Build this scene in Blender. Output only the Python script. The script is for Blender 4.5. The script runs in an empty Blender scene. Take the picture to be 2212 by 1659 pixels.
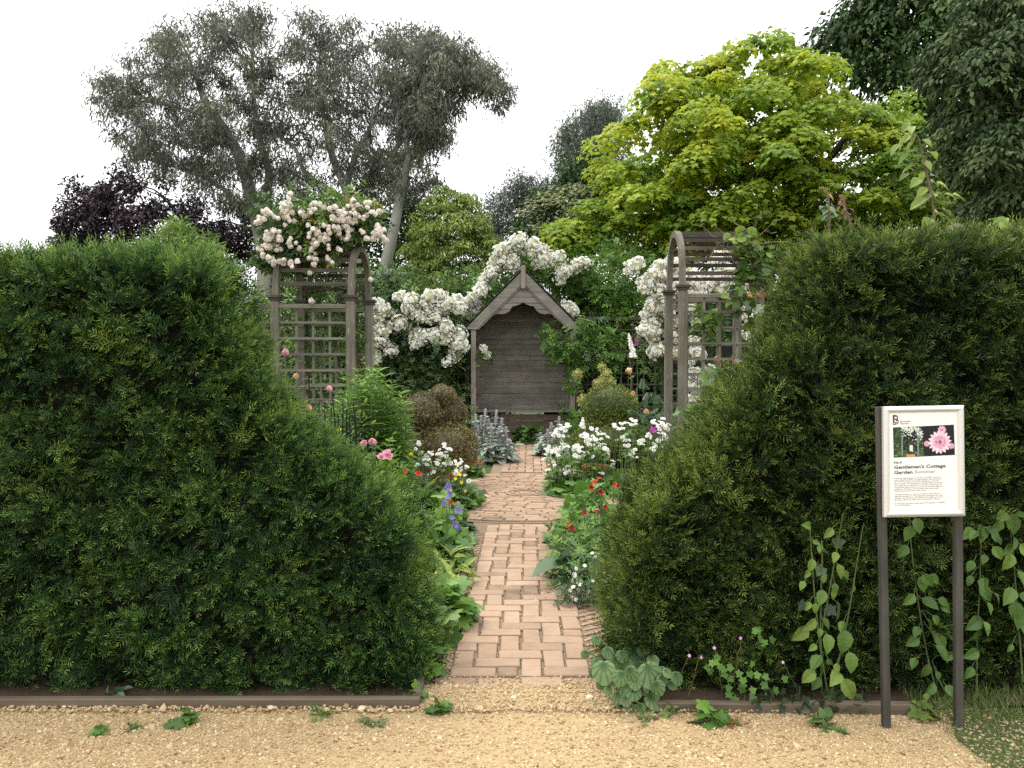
import bpy, math, random
import numpy as np
from mathutils import Vector, Matrix

rng = np.random.default_rng(11)
random.seed(11)
sc = bpy.context.scene
COL = sc.collection
PI = math.pi

# ------------------------------------------------------------------ camera
FPX, CX, CY, EYE = 1780.0, 1106.0, 829.5, 1.6      # focal length and centre in photo pixels (2212 wide)
PITCH = math.atan((829.5 - 781.0) / FPX)
cam = bpy.data.cameras.new("camera")
cam.sensor_width = 36.0
cam.lens = FPX / 2212.0 * 36.0
cam.clip_end = 2000.0
camo = bpy.data.objects.new("camera", cam)
COL.objects.link(camo)
camo.location = (0, 0, EYE)
camo.rotation_euler = (PI / 2 - PITCH, 0, 0)
sc.camera = camo

# ------------------------------------------------------------------ sky and sun
SUN_EL, SUN_AZ = math.radians(60), math.radians(312)
w = bpy.data.worlds.new("World")
sc.world = w
w.use_nodes = True
nt = w.node_tree
nt.nodes.clear()
out = nt.nodes.new("ShaderNodeOutputWorld")
bg = nt.nodes.new("ShaderNodeBackground")
bg.inputs["Strength"].default_value = 0.1
sky = nt.nodes.new("ShaderNodeTexSky")
sky.sky_type = 'NISHITA'
sky.sun_disc = False
sky.sun_elevation = SUN_EL
sky.sun_rotation = SUN_AZ
tc = nt.nodes.new("ShaderNodeTexCoord")
sep = nt.nodes.new("ShaderNodeSeparateXYZ")
nt.links.new(tc.outputs["Generated"], sep.inputs[0])
ramp = nt.nodes.new("ShaderNodeMapRange")            # an overcast sky is brighter overhead than at the horizon
ramp.inputs[1].default_value = 0.0
ramp.inputs[2].default_value = 1.0
ramp.inputs[3].default_value = 10.5
ramp.inputs[4].default_value = 21.0
nt.links.new(sep.outputs["Z"], ramp.inputs[0])
noi = nt.nodes.new("ShaderNodeTexNoise")
noi.inputs["Scale"].default_value = 2.5
noi.inputs["Detail"].default_value = 5
nt.links.new(tc.outputs["Generated"], noi.inputs["Vector"])
nmr = nt.nodes.new("ShaderNodeMapRange")
nmr.inputs[3].default_value = 0.95
nmr.inputs[4].default_value = 1.06
nt.links.new(noi.outputs["Fac"], nmr.inputs[0])
mul = nt.nodes.new("ShaderNodeMath")
mul.operation = 'MULTIPLY'
nt.links.new(ramp.outputs[0], mul.inputs[0])
nt.links.new(nmr.outputs[0], mul.inputs[1])
cloud = nt.nodes.new("ShaderNodeCombineColor")
for k_ in range(3):
    nt.links.new(mul.outputs[0], cloud.inputs[k_])
mix = nt.nodes.new("ShaderNodeMix")
mix.data_type = 'RGBA'
mix.inputs[0].default_value = 0.94                     # cloud cover
nt.links.new(sky.outputs[0], mix.inputs[6])
nt.links.new(cloud.outputs[0], mix.inputs[7])
nt.links.new(mix.outputs[2], bg.inputs["Color"])
nt.links.new(bg.outputs[0], out.inputs[0])

sun = bpy.data.lights.new("sun", 'SUN')
sun.energy = 1.3
sun.angle = math.radians(22)
sun.color = (1.0, 0.95, 0.86)
suno = bpy.data.objects.new("sun", sun)
COL.objects.link(suno)
suno.location = (0, 0, 30)
# lamp direction agrees with the sky: sun_rotation 0 = +Y, clockwise
sd = Vector((math.sin(SUN_AZ) * math.cos(SUN_EL), math.cos(SUN_AZ) * math.cos(SUN_EL), math.sin(SUN_EL)))
suno.rotation_euler = (-sd).to_track_quat('-Z', 'Y').to_euler()

sc.view_settings.view_transform = 'Standard'
sc.view_settings.look = 'None'
sc.view_settings.exposure = 0.62
sc.view_settings.gamma = 1.0
sc.render.engine = 'CYCLES'
sc.cycles.max_bounces = 6
sc.cycles.diffuse_bounces = 4
sc.cycles.glossy_bounces = 2
sc.cycles.transmission_bounces = 4
sc.cycles.use_denoising = False
sc.render.filter_size = 1.35

# ------------------------------------------------------------------ pixel rays
_ca, _sa = math.cos(PITCH), math.sin(PITCH)


def W(px, py, Y):
    u = (px - CX) / FPX
    v = (CY - py) / FPX
    dy = _ca + v * _sa
    dz = -_sa + v * _ca
    t = Y / dy
    return np.stack([u * t, Y + 0 * t, EYE + dz * t], -1) if isinstance(t, np.ndarray) else np.array([u * t, Y, EYE + dz * t])


def G(px, py, z=0.0):
    v = (CY - py) / FPX
    dy = _ca + v * _sa
    dz = -_sa + v * _ca
    t = (z - EYE) / dz
    return np.array([(px - CX) / FPX * t, dy * t, z])


def norm(a):
    return a / np.maximum(np.linalg.norm(a, axis=-1, keepdims=True), 1e-9)


def frames(D, N):
    y = norm(D)
    x = norm(np.cross(y, N))
    z = np.cross(x, y)
    return np.stack([x, y, z], -1)


def snoise(P, s=1.0, seed=0):
    """cheap smooth noise about -1..1"""
    r = np.random.default_rng(seed)
    v = 0
    for k in range(6):
        d = r.normal(size=3)
        v = v + np.sin(P @ d * s * (0.8 + .35 * k) + r.uniform(0, 6.28))
    return v / 3.2


# ------------------------------------------------------------------ mesh builder
class MB:
    def __init__(s):
        s.V, s.T, s.A, s.M, s.n = [], [], [], [], 0

    def add(s, V, T, tint=0.5, mat=0):
        V = np.asarray(V, float).reshape(-1, 3)
        T = np.asarray(T, int).reshape(-1, 3)
        s.V.append(V)
        s.T.append(T + s.n)
        s.A.append(np.broadcast_to(np.asarray(tint, float), (len(V),)).copy())
        s.M.append(np.broadcast_to(np.asarray(mat, int), (len(T),)).copy())
        s.n += len(V)
        return s

    def inst(s, tpl, P, R, S, tint=0.5, mat=None):
        V, T, A = tpl[0], tpl[1], tpl[2]
        tm = tpl[3] if len(tpl) > 3 else np.zeros(len(T), int)
        P = np.asarray(P, float).reshape(-1, 3)
        k = len(P)
        if k == 0:
            return s
        S = np.asarray(S, float)
        S = np.broadcast_to(S.reshape(-1, 1) if S.ndim < 2 else S, (k, 3 if S.ndim == 2 else 1))
        L = V[None] * S[:, None, :]
        X = np.einsum('kij,knj->kni', R, L) + P[:, None, :]
        tint = np.broadcast_to(np.asarray(tint, float), (k,))
        A2 = np.clip(tint[:, None] + A[None], 0, 1)
        TT = (T[None] + (np.arange(k) * len(V))[:, None, None]).reshape(-1, 3)
        s.V.append(X.reshape(-1, 3))
        s.T.append(TT + s.n)
        s.A.append(A2.reshape(-1))
        s.M.append(np.tile(tm if mat is None else np.full(len(T), mat), k))
        s.n += k * len(V)
        return s

    def box(s, lo, hi, tint=0.5, mat=0, rot=None, c=None):
        lo, hi = np.asarray(lo, float), np.asarray(hi, float)
        V = np.array([[x, y, z] for z in (0, 1) for y in (0, 1) for x in (0, 1)], float) * (hi - lo) + lo
        if rot is not None:
            c = (lo + hi) / 2 if c is None else c
            V = (V - c) @ np.asarray(rot).T + c
        return s.add(V, BOXT, tint, mat)

    def beam(s, a, b, wx, wz, up=(0, 0, 1), tint=0.5, mat=0, bev=0.0):
        """rectangular bar from a to b, wx across, wz along up"""
        a, b = np.asarray(a, float), np.asarray(b, float)
        d = norm(b - a)
        x = norm(np.cross(d, np.asarray(up, float)))
        z = np.cross(x, d)
        if bev <= 0:
            pr = [(-.5, -.5), (.5, -.5), (.5, .5), (-.5, .5)]
        else:
            p, q = .5 - bev / wx, .5 - bev / wz
            pr = [(-p, -.5), (p, -.5), (.5, -q), (.5, q), (p, .5), (-p, .5), (-.5, q), (-.5, -q)]
        m = len(pr)
        V = [e + x * (i * wx) + z * (j * wz) for e in (a, b) for i, j in pr]
        T = []
        for i in range(m):
            j = (i + 1) % m
            T += [(i, j, m + j), (i, m + j, m + i)]
        for i in range(1, m - 1):
            T += [(0, i + 1, i), (m, m + i, m + i + 1)]
        return s.add(V, T, tint, mat)

    def tube(s, pts, rad, n=6, tint=0.5, mat=0):
        pts = np.asarray(pts, float)
        rad = np.broadcast_to(np.asarray(rad, float), (len(pts),))
        tg = np.gradient(pts, axis=0)
        tg = norm(tg)
        ref = np.array([0.31, 0.22, 0.92]) if abs(tg[0][2]) < .8 else np.array([0.9, 0.3, 0.1])
        x = norm(np.cross(tg, ref))
        y = np.cross(tg, x)
        a = np.arange(n) / n * 2 * PI
        V = pts[:, None, :] + rad[:, None, None] * (np.cos(a)[None, :, None] * x[:, None, :] + np.sin(a)[None, :, None] * y[:, None, :])
        T = []
        m = len(pts)
        for i in range(m - 1):
            for j in range(n):
                k = (j + 1) % n
                T += [(i * n + j, i * n + k, (i + 1) * n + k), (i * n + j, (i + 1) * n + k, (i + 1) * n + j)]
        for j in range(1, n - 1):
            T += [((m - 1) * n, (m - 1) * n + j, (m - 1) * n + j + 1)]
        return s.add(V.reshape(-1, 3), T, tint, mat)

    def mesh(s, name, mats, base=(0, 0, 0), smooth=False):
        me = bpy.data.meshes.new(name)
        if s.n:
            V = np.concatenate(s.V) - np.asarray(base, float)
            T = np.concatenate(s.T)
            me.vertices.add(len(V))
            me.vertices.foreach_set('co', V.astype(np.float32).ravel())
            me.loops.add(len(T) * 3)
            me.loops.foreach_set('vertex_index', T.astype(np.int32).ravel())
            me.polygons.add(len(T))
            me.polygons.foreach_set('loop_start', (np.arange(len(T)) * 3).astype(np.int32))
            me.polygons.foreach_set('material_index', np.concatenate(s.M).astype(np.int32))
            me.polygons.foreach_set('use_smooth', np.full(len(T), smooth, bool))
            a = me.attributes.new('tint', 'FLOAT', 'POINT')
            a.data.foreach_set('value', np.concatenate(s.A).astype(np.float32))
            me.update(calc_edges=True)
        for m in (mats if isinstance(mats, (list, tuple)) else [mats]):
            me.materials.append(m)
        return me

    def build(s, name, mats, parent=None, smooth=False):
        base = np.zeros(3)
        if parent is not None:
            base = wpos(parent)
        o = bpy.data.objects.new(name, s.mesh(name, mats, base, smooth))
        COL.objects.link(o)
        if parent is not None:
            o.parent = parent
        return o


BOXT = [(0, 2, 1), (1, 2, 3), (4, 5, 6), (5, 7, 6), (0, 1, 4), (1, 5, 4), (2, 6, 3), (3, 6, 7), (0, 4, 2), (2, 4, 6), (1, 3, 5), (3, 7, 5)]


def wpos(o):
    p = np.array(o.location)
    while o.parent is not None:
        o = o.parent
        p = p + np.array(o.location)
    return p


def tag(o, label=None, cat=None, group=None, kind=None):
    if label:
        o['label'] = label
    if cat:
        o['category'] = cat
    if group:
        o['group'] = group
    if kind:
        o['kind'] = kind
    return o


def thing(name, label, cat, base, group=None):
    o = bpy.data.objects.new(name, None)
    o.empty_display_size = 0.1
    COL.objects.link(o)
    o.location = tuple(float(v) for v in base)
    return tag(o, label, cat, group)


def part(parent, name, mesh, loc, R=None, s=1.0):
    """a small part placed at a world position, sharing mesh data"""
    o = bpy.data.objects.new(name, mesh)
    COL.objects.link(o)
    o.parent = parent
    b = wpos(parent)
    M = np.eye(4)
    if R is not None:
        M[:3, :3] = np.asarray(R) * s
    else:
        M[:3, :3] *= s
    M[:3, 3] = np.asarray(loc) - b
    o.matrix_basis = Matrix(M.tolist())
    return o


# ------------------------------------------------------------------ materials
def newmat(name):
    m = bpy.data.materials.new(name)
    m.use_nodes = True
    nt = m.node_tree
    nt.nodes.clear()
    o = nt.nodes.new("ShaderNodeOutputMaterial")
    p = nt.nodes.new("ShaderNodeBsdfPrincipled")
    nt.links.new(p.outputs[0], o.inputs[0])
    return m, nt, p, o


def ramp_node(nt, stops):
    r = nt.nodes.new("ShaderNodeValToRGB")
    e = r.color_ramp.elements
    while len(e) < len(stops):
        e.new(0.5)
    for el, (p, c) in zip(e, stops):
        el.position = p
        el.color = (*c, 1)
    return r


def leafmat(name, stops, rough=0.5, trans=0.3, spec=0.4):
    m, nt, p, o = newmat(name)
    a = nt.nodes.new("ShaderNodeAttribute")
    a.attribute_name = 'tint'
    r = ramp_node(nt, stops)
    nt.links.new(a.outputs['Fac'], r.inputs[0])
    nt.links.new(r.outputs[0], p.inputs['Base Color'])
    p.inputs['Roughness'].default_value = rough
    p.inputs['Specular IOR Level'].default_value = spec
    if trans > 0:
        t = nt.nodes.new("ShaderNodeBsdfTranslucent")
        nt.links.new(r.outputs[0], t.inputs[0])
        mx = nt.nodes.new("ShaderNodeMixShader")
        mx.inputs[0].default_value = trans
        nt.links.new(p.outputs[0], mx.inputs[1])
        nt.links.new(t.outputs[0], mx.inputs[2])
        nt.links.new(mx.outputs[0], o.inputs[0])
    return m


def woodmat(name, stops, axis='x', rough=0.8, lichen=None, fine=60, tintmix=0.35):
    m, nt, p, o = newmat(name)
    tc = nt.nodes.new("ShaderNodeTexCoord")
    mp = nt.nodes.new("ShaderNodeMapping")
    k = {'x': (1.2, fine, fine), 'y': (fine, 1.2, fine), 'z': (fine, fine, 1.2)}[axis]
    mp.inputs['Scale'].default_value = k
    nt.links.new(tc.outputs['Object'], mp.inputs[0])
    n = nt.nodes.new("ShaderNodeTexNoise")
    n.inputs['Scale'].default_value = 1.0
    n.inputs['Detail'].default_value = 6
    n.inputs['Roughness'].default_value = 0.65
    nt.links.new(mp.outputs[0], n.inputs['Vector'])
    n2 = nt.nodes.new("ShaderNodeTexNoise")
    n2.inputs['Scale'].default_value = 4.0
    n2.inputs['Detail'].default_value = 4
    nt.links.new(tc.outputs['Object'], n2.inputs['Vector'])
    a = nt.nodes.new("ShaderNodeAttribute")
    a.attribute_name = 'tint'
    ad = nt.nodes.new("ShaderNodeMath")
    ad.operation = 'MULTIPLY_ADD'
    ad.inputs[1].default_value = tintmix
    nt.links.new(a.outputs['Fac'], ad.inputs[0])
    ml = nt.nodes.new("ShaderNodeMath")
    ml.operation = 'MULTIPLY_ADD'
    ml.inputs[1].default_value = 0.75
    nt.links.new(n.outputs['Fac'], ml.inputs[0])
    sb = nt.nodes.new("ShaderNodeMath")
    sb.operation = 'MULTIPLY_ADD'
    sb.inputs[1].default_value = 0.5
    sb.inputs[2].default_value = -0.3
    nt.links.new(n2.outputs['Fac'], sb.inputs[0])
    nt.links.new(sb.outputs[0], ml.inputs[2])
    nt.links.new(ml.outputs[0], ad.inputs[2])
    r = ramp_node(nt, stops)
    nt.links.new(ad.outputs[0], r.inputs[0])
    col = r.outputs[0]
    if lichen:
        n3 = nt.nodes.new("ShaderNodeTexNoise")
        n3.inputs['Scale'].default_value = 1
        n3.inputs['Detail'].default_value = 5
        mp3 = nt.nodes.new("ShaderNodeMapping")
        mp3.inputs['Scale'].default_value = {'x': (9, 55, 55), 'y': (55, 9, 55), 'z': (55, 55, 9)}[axis]
        nt.links.new(tc.outputs['Object'], mp3.inputs[0])
        nt.links.new(mp3.outputs[0], n3.inputs['Vector'])
        r3 = ramp_node(nt, [(0.63, (0, 0, 0)), (0.72, (.8, .8, .8))])
        nt.links.new(n3.outputs['Fac'], r3.inputs[0])
        mx = nt.nodes.new("ShaderNodeMix")
        mx.data_type = 'RGBA'
        nt.links.new(r3.outputs[0], mx.inputs[0])
        nt.links.new(col, mx.inputs[6])
        mx.inputs[7].default_value = (*lichen, 1)
        col = mx.outputs[2]
    nt.links.new(col, p.inputs['Base Color'])
    p.inputs['Roughness'].default_value = rough
    p.inputs['Specular IOR Level'].default_value = 0.25
    b = nt.nodes.new("ShaderNodeBump")
    b.inputs['Strength'].default_value = 0.35
    b.inputs['Distance'].default_value = 0.004
    nt.links.new(n.outputs['Fac'], b.inputs['Height'])
    nt.links.new(b.outputs[0], p.inputs['Normal'])
    return m


def noisemat(name, stops, scale=20, rough=0.9, tintmix=0.5, noisemix=0.7, off=-0.1, bump=0.0, detail=6, spec=0.2, bscale=None):
    m, nt, p, o = newmat(name)
    tc = nt.nodes.new("ShaderNodeTexCoord")
    n = nt.nodes.new("ShaderNodeTexNoise")
    n.inputs['Scale'].default_value = scale
    n.inputs['Detail'].default_value = detail
    n.inputs['Roughness'].default_value = 0.62
    nt.links.new(tc.outputs['Object'], n.inputs['Vector'])
    a = nt.nodes.new("ShaderNodeAttribute")
    a.attribute_name = 'tint'
    x = nt.nodes.new("ShaderNodeMath")
    x.operation = 'MULTIPLY_ADD'
    x.inputs[1].default_value = tintmix
    x.inputs[2].default_value = off
    nt.links.new(a.outputs['Fac'], x.inputs[0])
    y = nt.nodes.new("ShaderNodeMath")
    y.operation = 'MULTIPLY_ADD'
    y.inputs[1].default_value = noisemix
    nt.links.new(n.outputs['Fac'], y.inputs[0])
    nt.links.new(x.outputs[0], y.inputs[2])
    r = ramp_node(nt, stops)
    nt.links.new(y.outputs[0], r.inputs[0])
    nt.links.new(r.outputs[0], p.inputs['Base Color'])
    p.inputs['Roughness'].default_value = rough
    p.inputs['Specular IOR Level'].default_value = spec
    if bump:
        nb = n
        if bscale:
            nb = nt.nodes.new("ShaderNodeTexNoise")
            nb.inputs['Scale'].default_value = bscale
            nb.inputs['Detail'].default_value = 5
            nt.links.new(tc.outputs['Object'], nb.inputs['Vector'])
        b = nt.nodes.new("ShaderNodeBump")
        b.inputs['Strength'].default_value = bump
        b.inputs['Distance'].default_value = 0.01
        nt.links.new(nb.outputs['Fac'], b.inputs['Height'])
        nt.links.new(b.outputs[0], p.inputs['Normal'])
    return m


def flat(name, c, rough=0.6, spec=0.3, metal=0.0, trans=0.0):
    m, nt, p, o = newmat(name)
    p.inputs['Base Color'].default_value = (*c, 1)
    p.inputs['Roughness'].default_value = rough
    p.inputs['Specular IOR Level'].default_value = spec
    p.inputs['Metallic'].default_value = metal
    if trans:
        t = nt.nodes.new("ShaderNodeBsdfTranslucent")
        t.inputs[0].default_value = (*c, 1)
        mx = nt.nodes.new("ShaderNodeMixShader")
        mx.inputs[0].default_value = trans
        nt.links.new(p.outputs[0], mx.inputs[1])
        nt.links.new(t.outputs[0], mx.inputs[2])
        nt.links.new(mx.outputs[0], o.inputs[0])
    return m


M = {}
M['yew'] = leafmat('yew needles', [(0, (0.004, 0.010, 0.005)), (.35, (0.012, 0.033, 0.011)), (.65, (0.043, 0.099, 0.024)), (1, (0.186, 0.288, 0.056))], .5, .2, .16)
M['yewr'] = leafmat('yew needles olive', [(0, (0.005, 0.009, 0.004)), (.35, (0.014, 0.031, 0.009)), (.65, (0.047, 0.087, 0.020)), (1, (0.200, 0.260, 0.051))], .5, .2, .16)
M['twig'] = noisemat('twigs', [(0, (.004, .004, .003)), (1, (.016, .014, .010))], 30)  # near black: paints the shade inside hedge cores; also colours dark stems
M['acer'] = leafmat('golden maple leaves', [(0, (.11, .21, .026)), (.35, (.25, .36, .032)), (.7, (.44, .49, .036)), (1, (.57, .54, .045))], .5, .45, .25)
M['euc'] = leafmat('gum leaves', [(0, (.05, .06, .045)), (.5, (.118, .13, .092)), (.85, (.21, .21, .145)), (1, (.40, .38, .26))], .5, .28, .3)
M['purple'] = leafmat('copper leaves', [(0, (0.014, 0.010, 0.016)), (.6, (0.038, 0.022, 0.036)), (1, (0.084, 0.042, 0.048))], .5, .15, .3)
M['dark'] = leafmat('dark green leaves', [(0, (.018, .036, .014)), (.5, (.042, .082, .026)), (1, (.11, .16, .05))], .6, .2, .12)
M['grey'] = leafmat('grey green leaves', [(0, (.03, .052, .022)), (.5, (.066, .104, .042)), (.9, (.135, .185, .075)), (1, (.17, .14, .065))], .65, .2, .10)
M['far'] = leafmat('far leaves', [(0, (0.052, 0.069, 0.052)), (.5, (0.098, 0.121, 0.086)), (1, (0.172, 0.201, 0.132))], .6, .2, .2)
M['mid'] = leafmat('mid green leaves', [(0, (0.044, 0.088, 0.022)), (.5, (0.106, 0.188, 0.037)), (1, (0.237, 0.338, 0.062))], .5, .3, .3)
M['lime'] = leafmat('lime leaves', [(0, (0.097, 0.152, 0.034)), (.5, (0.213, 0.289, 0.062)), (1, (0.398, 0.468, 0.103))], .5, .3, .3)
M['rosel'] = leafmat('rose leaves', [(0, (0.030, 0.063, 0.021)), (.5, (0.081, 0.156, 0.039)), (.9, (0.223, 0.342, 0.067)), (1, (0.356, 0.297, 0.089))], .4, .25, .4)
M['fresh'] = leafmat('fresh green leaves', [(0, (0.039, 0.098, 0.019)), (.5, (0.098, 0.208, 0.033)), (1, (0.221, 0.364, 0.058))], .45, .28, .35)
M['weed'] = leafmat('broad weed leaves', [(0, (.06, .12, .03)), (.5, (.12, .22, .045)), (1, (.26, .37, .07))], .45, .3, .35)
M['blue'] = leafmat('blue green leaves', [(0, (0.036, 0.072, 0.042)), (.5, (0.084, 0.144, 0.072)), (1, (0.192, 0.264, 0.144))], .5, .2, .35)
M['silver'] = leafmat('silver felted leaves', [(0, (0.238, 0.281, 0.230)), (.5, (0.391, 0.442, 0.374)), (1, (0.544, 0.561, 0.510))], .9, .1, .1)
M['boxb'] = leafmat('browned box leaves', [(0, (0.046, 0.041, 0.018)), (.5, (0.174, 0.139, 0.051)), (.85, (0.347, 0.278, 0.093)), (1, (0.302, 0.347, 0.093))], .45, .15, .4)
M['boxg'] = leafmat('box leaves', [(0, (0.036, 0.060, 0.012)), (.5, (0.120, 0.156, 0.024)), (.85, (0.276, 0.312, 0.042)), (1, (0.264, 0.180, 0.060))], .45, .2, .35)
M['ivy'] = leafmat('ivy leaves', [(0, (.012, .026, .012)), (.5, (.03, .06, .025)), (1, (.09, .14, .06))], .35, .1, .5)
M['stem'] = leafmat('green stems', [(0, (.05, .08, .03)), (1, (.16, .22, .08))], .6, 0, .2)
M['brownstem'] = leafmat('brown stems', [(0, (.07, .05, .03)), (1, (.2, .16, .1))], .7, 0, .2)
M['grass'] = leafmat('grass blades', [(0, (.06, .11, .02)), (.6, (.14, .21, .05)), (1, (.32, .31, .14))], .5, .25, .3)
M['barkp'] = noisemat('pale gum bark', [(0, (.10, .095, .08)), (.5, (.26, .25, .22)), (1, (.42, .40, .35))], 2.2, bump=.3)
M['barkd'] = noisemat('dark bark', [(0, (.02, .017, .013)), (1, (.09, .075, .055))], 6, bump=.4)
M['white'] = leafmat('white petals', [(0, (.72, .71, .58)), (.35, (.88, .87, .81)), (1, (.92, .92, .88))], .6, .3, .2)
M['blush'] = leafmat('blush petals', [(0, (.78, .63, .55)), (.35, (.88, .81, .74)), (1, (.92, .89, .83))], .6, .3, .2)
M['cream'] = leafmat('cream bracts', [(0, (.32, .34, .17)), (1, (.55, .55, .38))], .6, .2, .2)
M['pink'] = leafmat('pink petals', [(0, (.70, .22, .34)), (.5, (.84, .46, .56)), (1, (.88, .66, .68))], .6, .3, .2)
M['apricot'] = flat('apricot petals', (.85, .55, .32), trans=.25)
M['red'] = leafmat('red petals', [(0, (.28, .004, .012)), (.5, (.62, .015, .012)), (1, (.80, .09, .025))], .5, .2, .3)
M['violet'] = leafmat('violet petals', [(0, (.20, .14, .55)), (1, (.44, .34, .78))], .6, .3, .2)
M['magenta'] = leafmat('magenta petals', [(0, (.38, .03, .32)), (1, (.66, .16, .58))], .6, .3, .2)
M['lilac'] = flat('lilac pink petals', (.72, .42, .70), trans=.3)
M['mauve'] = leafmat('mauve woolly flowers', [(0, (.36, .34, .40)), (1, (.56, .54, .57))], .9, 0, .1)
M['yellow'] = flat('yellow petals', (.82, .62, .03), trans=.2)
M['allium'] = leafmat('seed heads', [(0, (.22, .25, .06)), (1, (.50, .50, .18))], .7, .1, .2)
M['redleaf'] = leafmat('red young leaves', [(0, (.12, .018, .022)), (1, (.34, .06, .06))], .5, .25, .3)
M['orangeleaf'] = leafmat('orange leaves', [(0, (.20, .085, .03)), (1, (.38, .19, .06))], .5, .25, .3)
M['darkeye'] = flat('dark eye', (.06, .01, .01))
M['wood_z'] = woodmat('weathered wood upright', [(0, (0.039, 0.035, 0.026)), (.45, (0.142, 0.129, 0.100)), (.8, (0.262, 0.243, 0.190)), (1, (0.415, 0.401, 0.321))], 'z', lichen=None)
M['wood_x'] = woodmat('weathered wood level', [(0, (0.033, 0.029, 0.021)), (.45, (0.131, 0.123, 0.093)), (.8, (0.251, 0.235, 0.182)), (1, (0.393, 0.379, 0.300))], 'x')
M['wood_y'] = woodmat('weathered wood deep', [(0, (0.033, 0.029, 0.021)), (.45, (0.120, 0.109, 0.086)), (.8, (0.229, 0.212, 0.166)), (1, (0.349, 0.344, 0.278))], 'y')
M['wood_l'] = woodmat('lichened wood', [(0, (0.029, 0.025, 0.019)), (.4, (0.109, 0.099, 0.076)), (.75, (0.218, 0.204, 0.158)), (1, (0.371, 0.356, 0.289))], 'z', lichen=(.30, .295, .25))
M['slat'] = woodmat('dark slat wood', [(0, (0.020, 0.017, 0.014)), (.5, (0.068, 0.056, 0.048)), (1, (0.203, 0.175, 0.135))], 'x', lichen=(.20, .18, .11))
M['arbx'] = woodmat('arbour boards', [(0, (0.043, 0.038, 0.032)), (.45, (0.163, 0.149, 0.125)), (.8, (0.298, 0.278, 0.236)), (1, (0.440, 0.433, 0.375))], 'x', fine=40)
M['arbz'] = woodmat('arbour posts', [(0, (0.061, 0.051, 0.041)), (.45, (0.216, 0.184, 0.149)), (.8, (0.338, 0.298, 0.250)), (1, (0.446, 0.411, 0.351))], 'z', fine=40)
M['shingle'] = noisemat('roof shingles', [(0, (.02, .018, .016)), (1, (.10, .09, .075))], 12, bump=.4)
M['trellis'] = woodmat('dark trellis wood', [(0, (0.019, 0.016, 0.013)), (.5, (0.060, 0.050, 0.042)), (1, (0.144, 0.120, 0.102))], 'z')
M['edge'] = woodmat('edging timber', [(0, (0.032, 0.024, 0.016)), (.45, (0.108, 0.083, 0.058)), (.8, (0.189, 0.151, 0.108)), (1, (0.297, 0.243, 0.180))], 'x', fine=30)
M['postd'] = woodmat('stained sign post', [(0, (.014, .014, .012)), (.45, (.05, .047, .040)), (.8, (.11, .103, .09)), (1, (.22, .205, .18))], 'z', fine=50)
M['brick'] = noisemat('path bricks', [(0, (0.149, 0.107, 0.074)), (.35, (0.298, 0.206, 0.140)), (.75, (0.400, 0.279, 0.191)), (1, (0.437, 0.335, 0.246))], 9, bump=.3, bscale=60, tintmix=.75, noisemix=.75, off=-.25)
M['joint'] = noisemat('path joints', [(0, (.10, .075, .05)), (.5, (.24, .18, .12)), (1, (.50, .41, .29))], 120, bump=.5)
M['gravel'] = noisemat('gravel bed', [(0, (0.220, 0.151, 0.075)), (.5, (0.387, 0.280, 0.145)), (1, (0.475, 0.361, 0.207))], 34, bump=.5, bscale=160, tintmix=0, noisemix=1.1, off=-.05)
M['pebble'] = leafmat('pebbles', [(0, (0.158, 0.101, 0.057)), (.3, (0.334, 0.233, 0.123)), (.7, (0.493, 0.374, 0.216)), (1, (0.669, 0.581, 0.422))], .8, 0, .2)
M['soil'] = noisemat('bed soil', [(0, (.022, .015, .010)), (1, (.10, .068, .042))], 25, bump=.6)
M['field'] = noisemat('rough grass', [(0, (.03, .045, .015)), (1, (.09, .11, .04))], 3, bump=.4)
M['pot'] = noisemat('terracotta', [(0, (.22, .08, .04)), (1, (.46, .20, .11))], 14)
M['pothide'] = M['pot']
M['stone'] = noisemat('pale stone', [(0, (.14, .12, .09)), (1, (.34, .29, .22))], 30)
M['alu'] = flat('brushed aluminium', (.70, .70, .69), .42, .5, .55)
M['paper'] = flat('printed paper', (.80, .80, .77), .35, .4)
M['ink'] = flat('grey ink', (.085, .078, .075), .6)
M['inkl'] = flat('pale grey ink', (.40, .40, .36), .6)
M['inks'] = flat('small print ink', (.14, .13, .125), .6)
M['emb'] = flat('brown emblem ink', (.075, .035, .03), .6)
M['pdark'] = flat('print black', (.012, .010, .018), .4)
M['pgreen'] = noisemat('print green', [(0, (.008, .014, .008)), (.45, (.03, .06, .02)), (.75, (.11, .19, .06)), (1, (.3, .38, .2))], 75, rough=.4, noisemix=1.4, tintmix=0, off=-.25)
M['pwhite'] = flat('print white', (.62, .66, .62), .4)
M['pgrey'] = flat('print grey', (.20, .23, .24), .4)
M['pterra'] = flat('print terracotta', (.55, .25, .16), .4)
M['ppink'] = leafmat('print pink', [(0, (.50, .16, .26)), (.5, (.72, .40, .52)), (1, (.80, .66, .74))], .4, 0, .3)
M['black'] = flat('black plastic', (.012, .012, .012), .4)


# ------------------------------------------------------------------ leaf templates (along +Y, width X, normal +Z)
def t_blade(profile, fold=.12, droop=.15, tipt=.0):
    """profile: list of (t, halfwidth); a creased, drooping blade"""
    V, A = [], []
    for t, hw in profile:
        z = -droop * t * t
        V += [(-hw, t, z + fold * hw * 2), (0, t, z), (hw, t, z + fold * hw * 2)]
        A += [tipt * t, tipt * t - .04, tipt * t]
    T = []
    for i in range(len(profile) - 1):
        a, b = 3 * i, 3 * (i + 1)
        for k in (0, 1):
            T += [(a + k, a + k + 1, b + k + 1), (a + k, b + k + 1, b + k)]
    return np.array(V, float), np.array(T), np.array(A, float)


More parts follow.
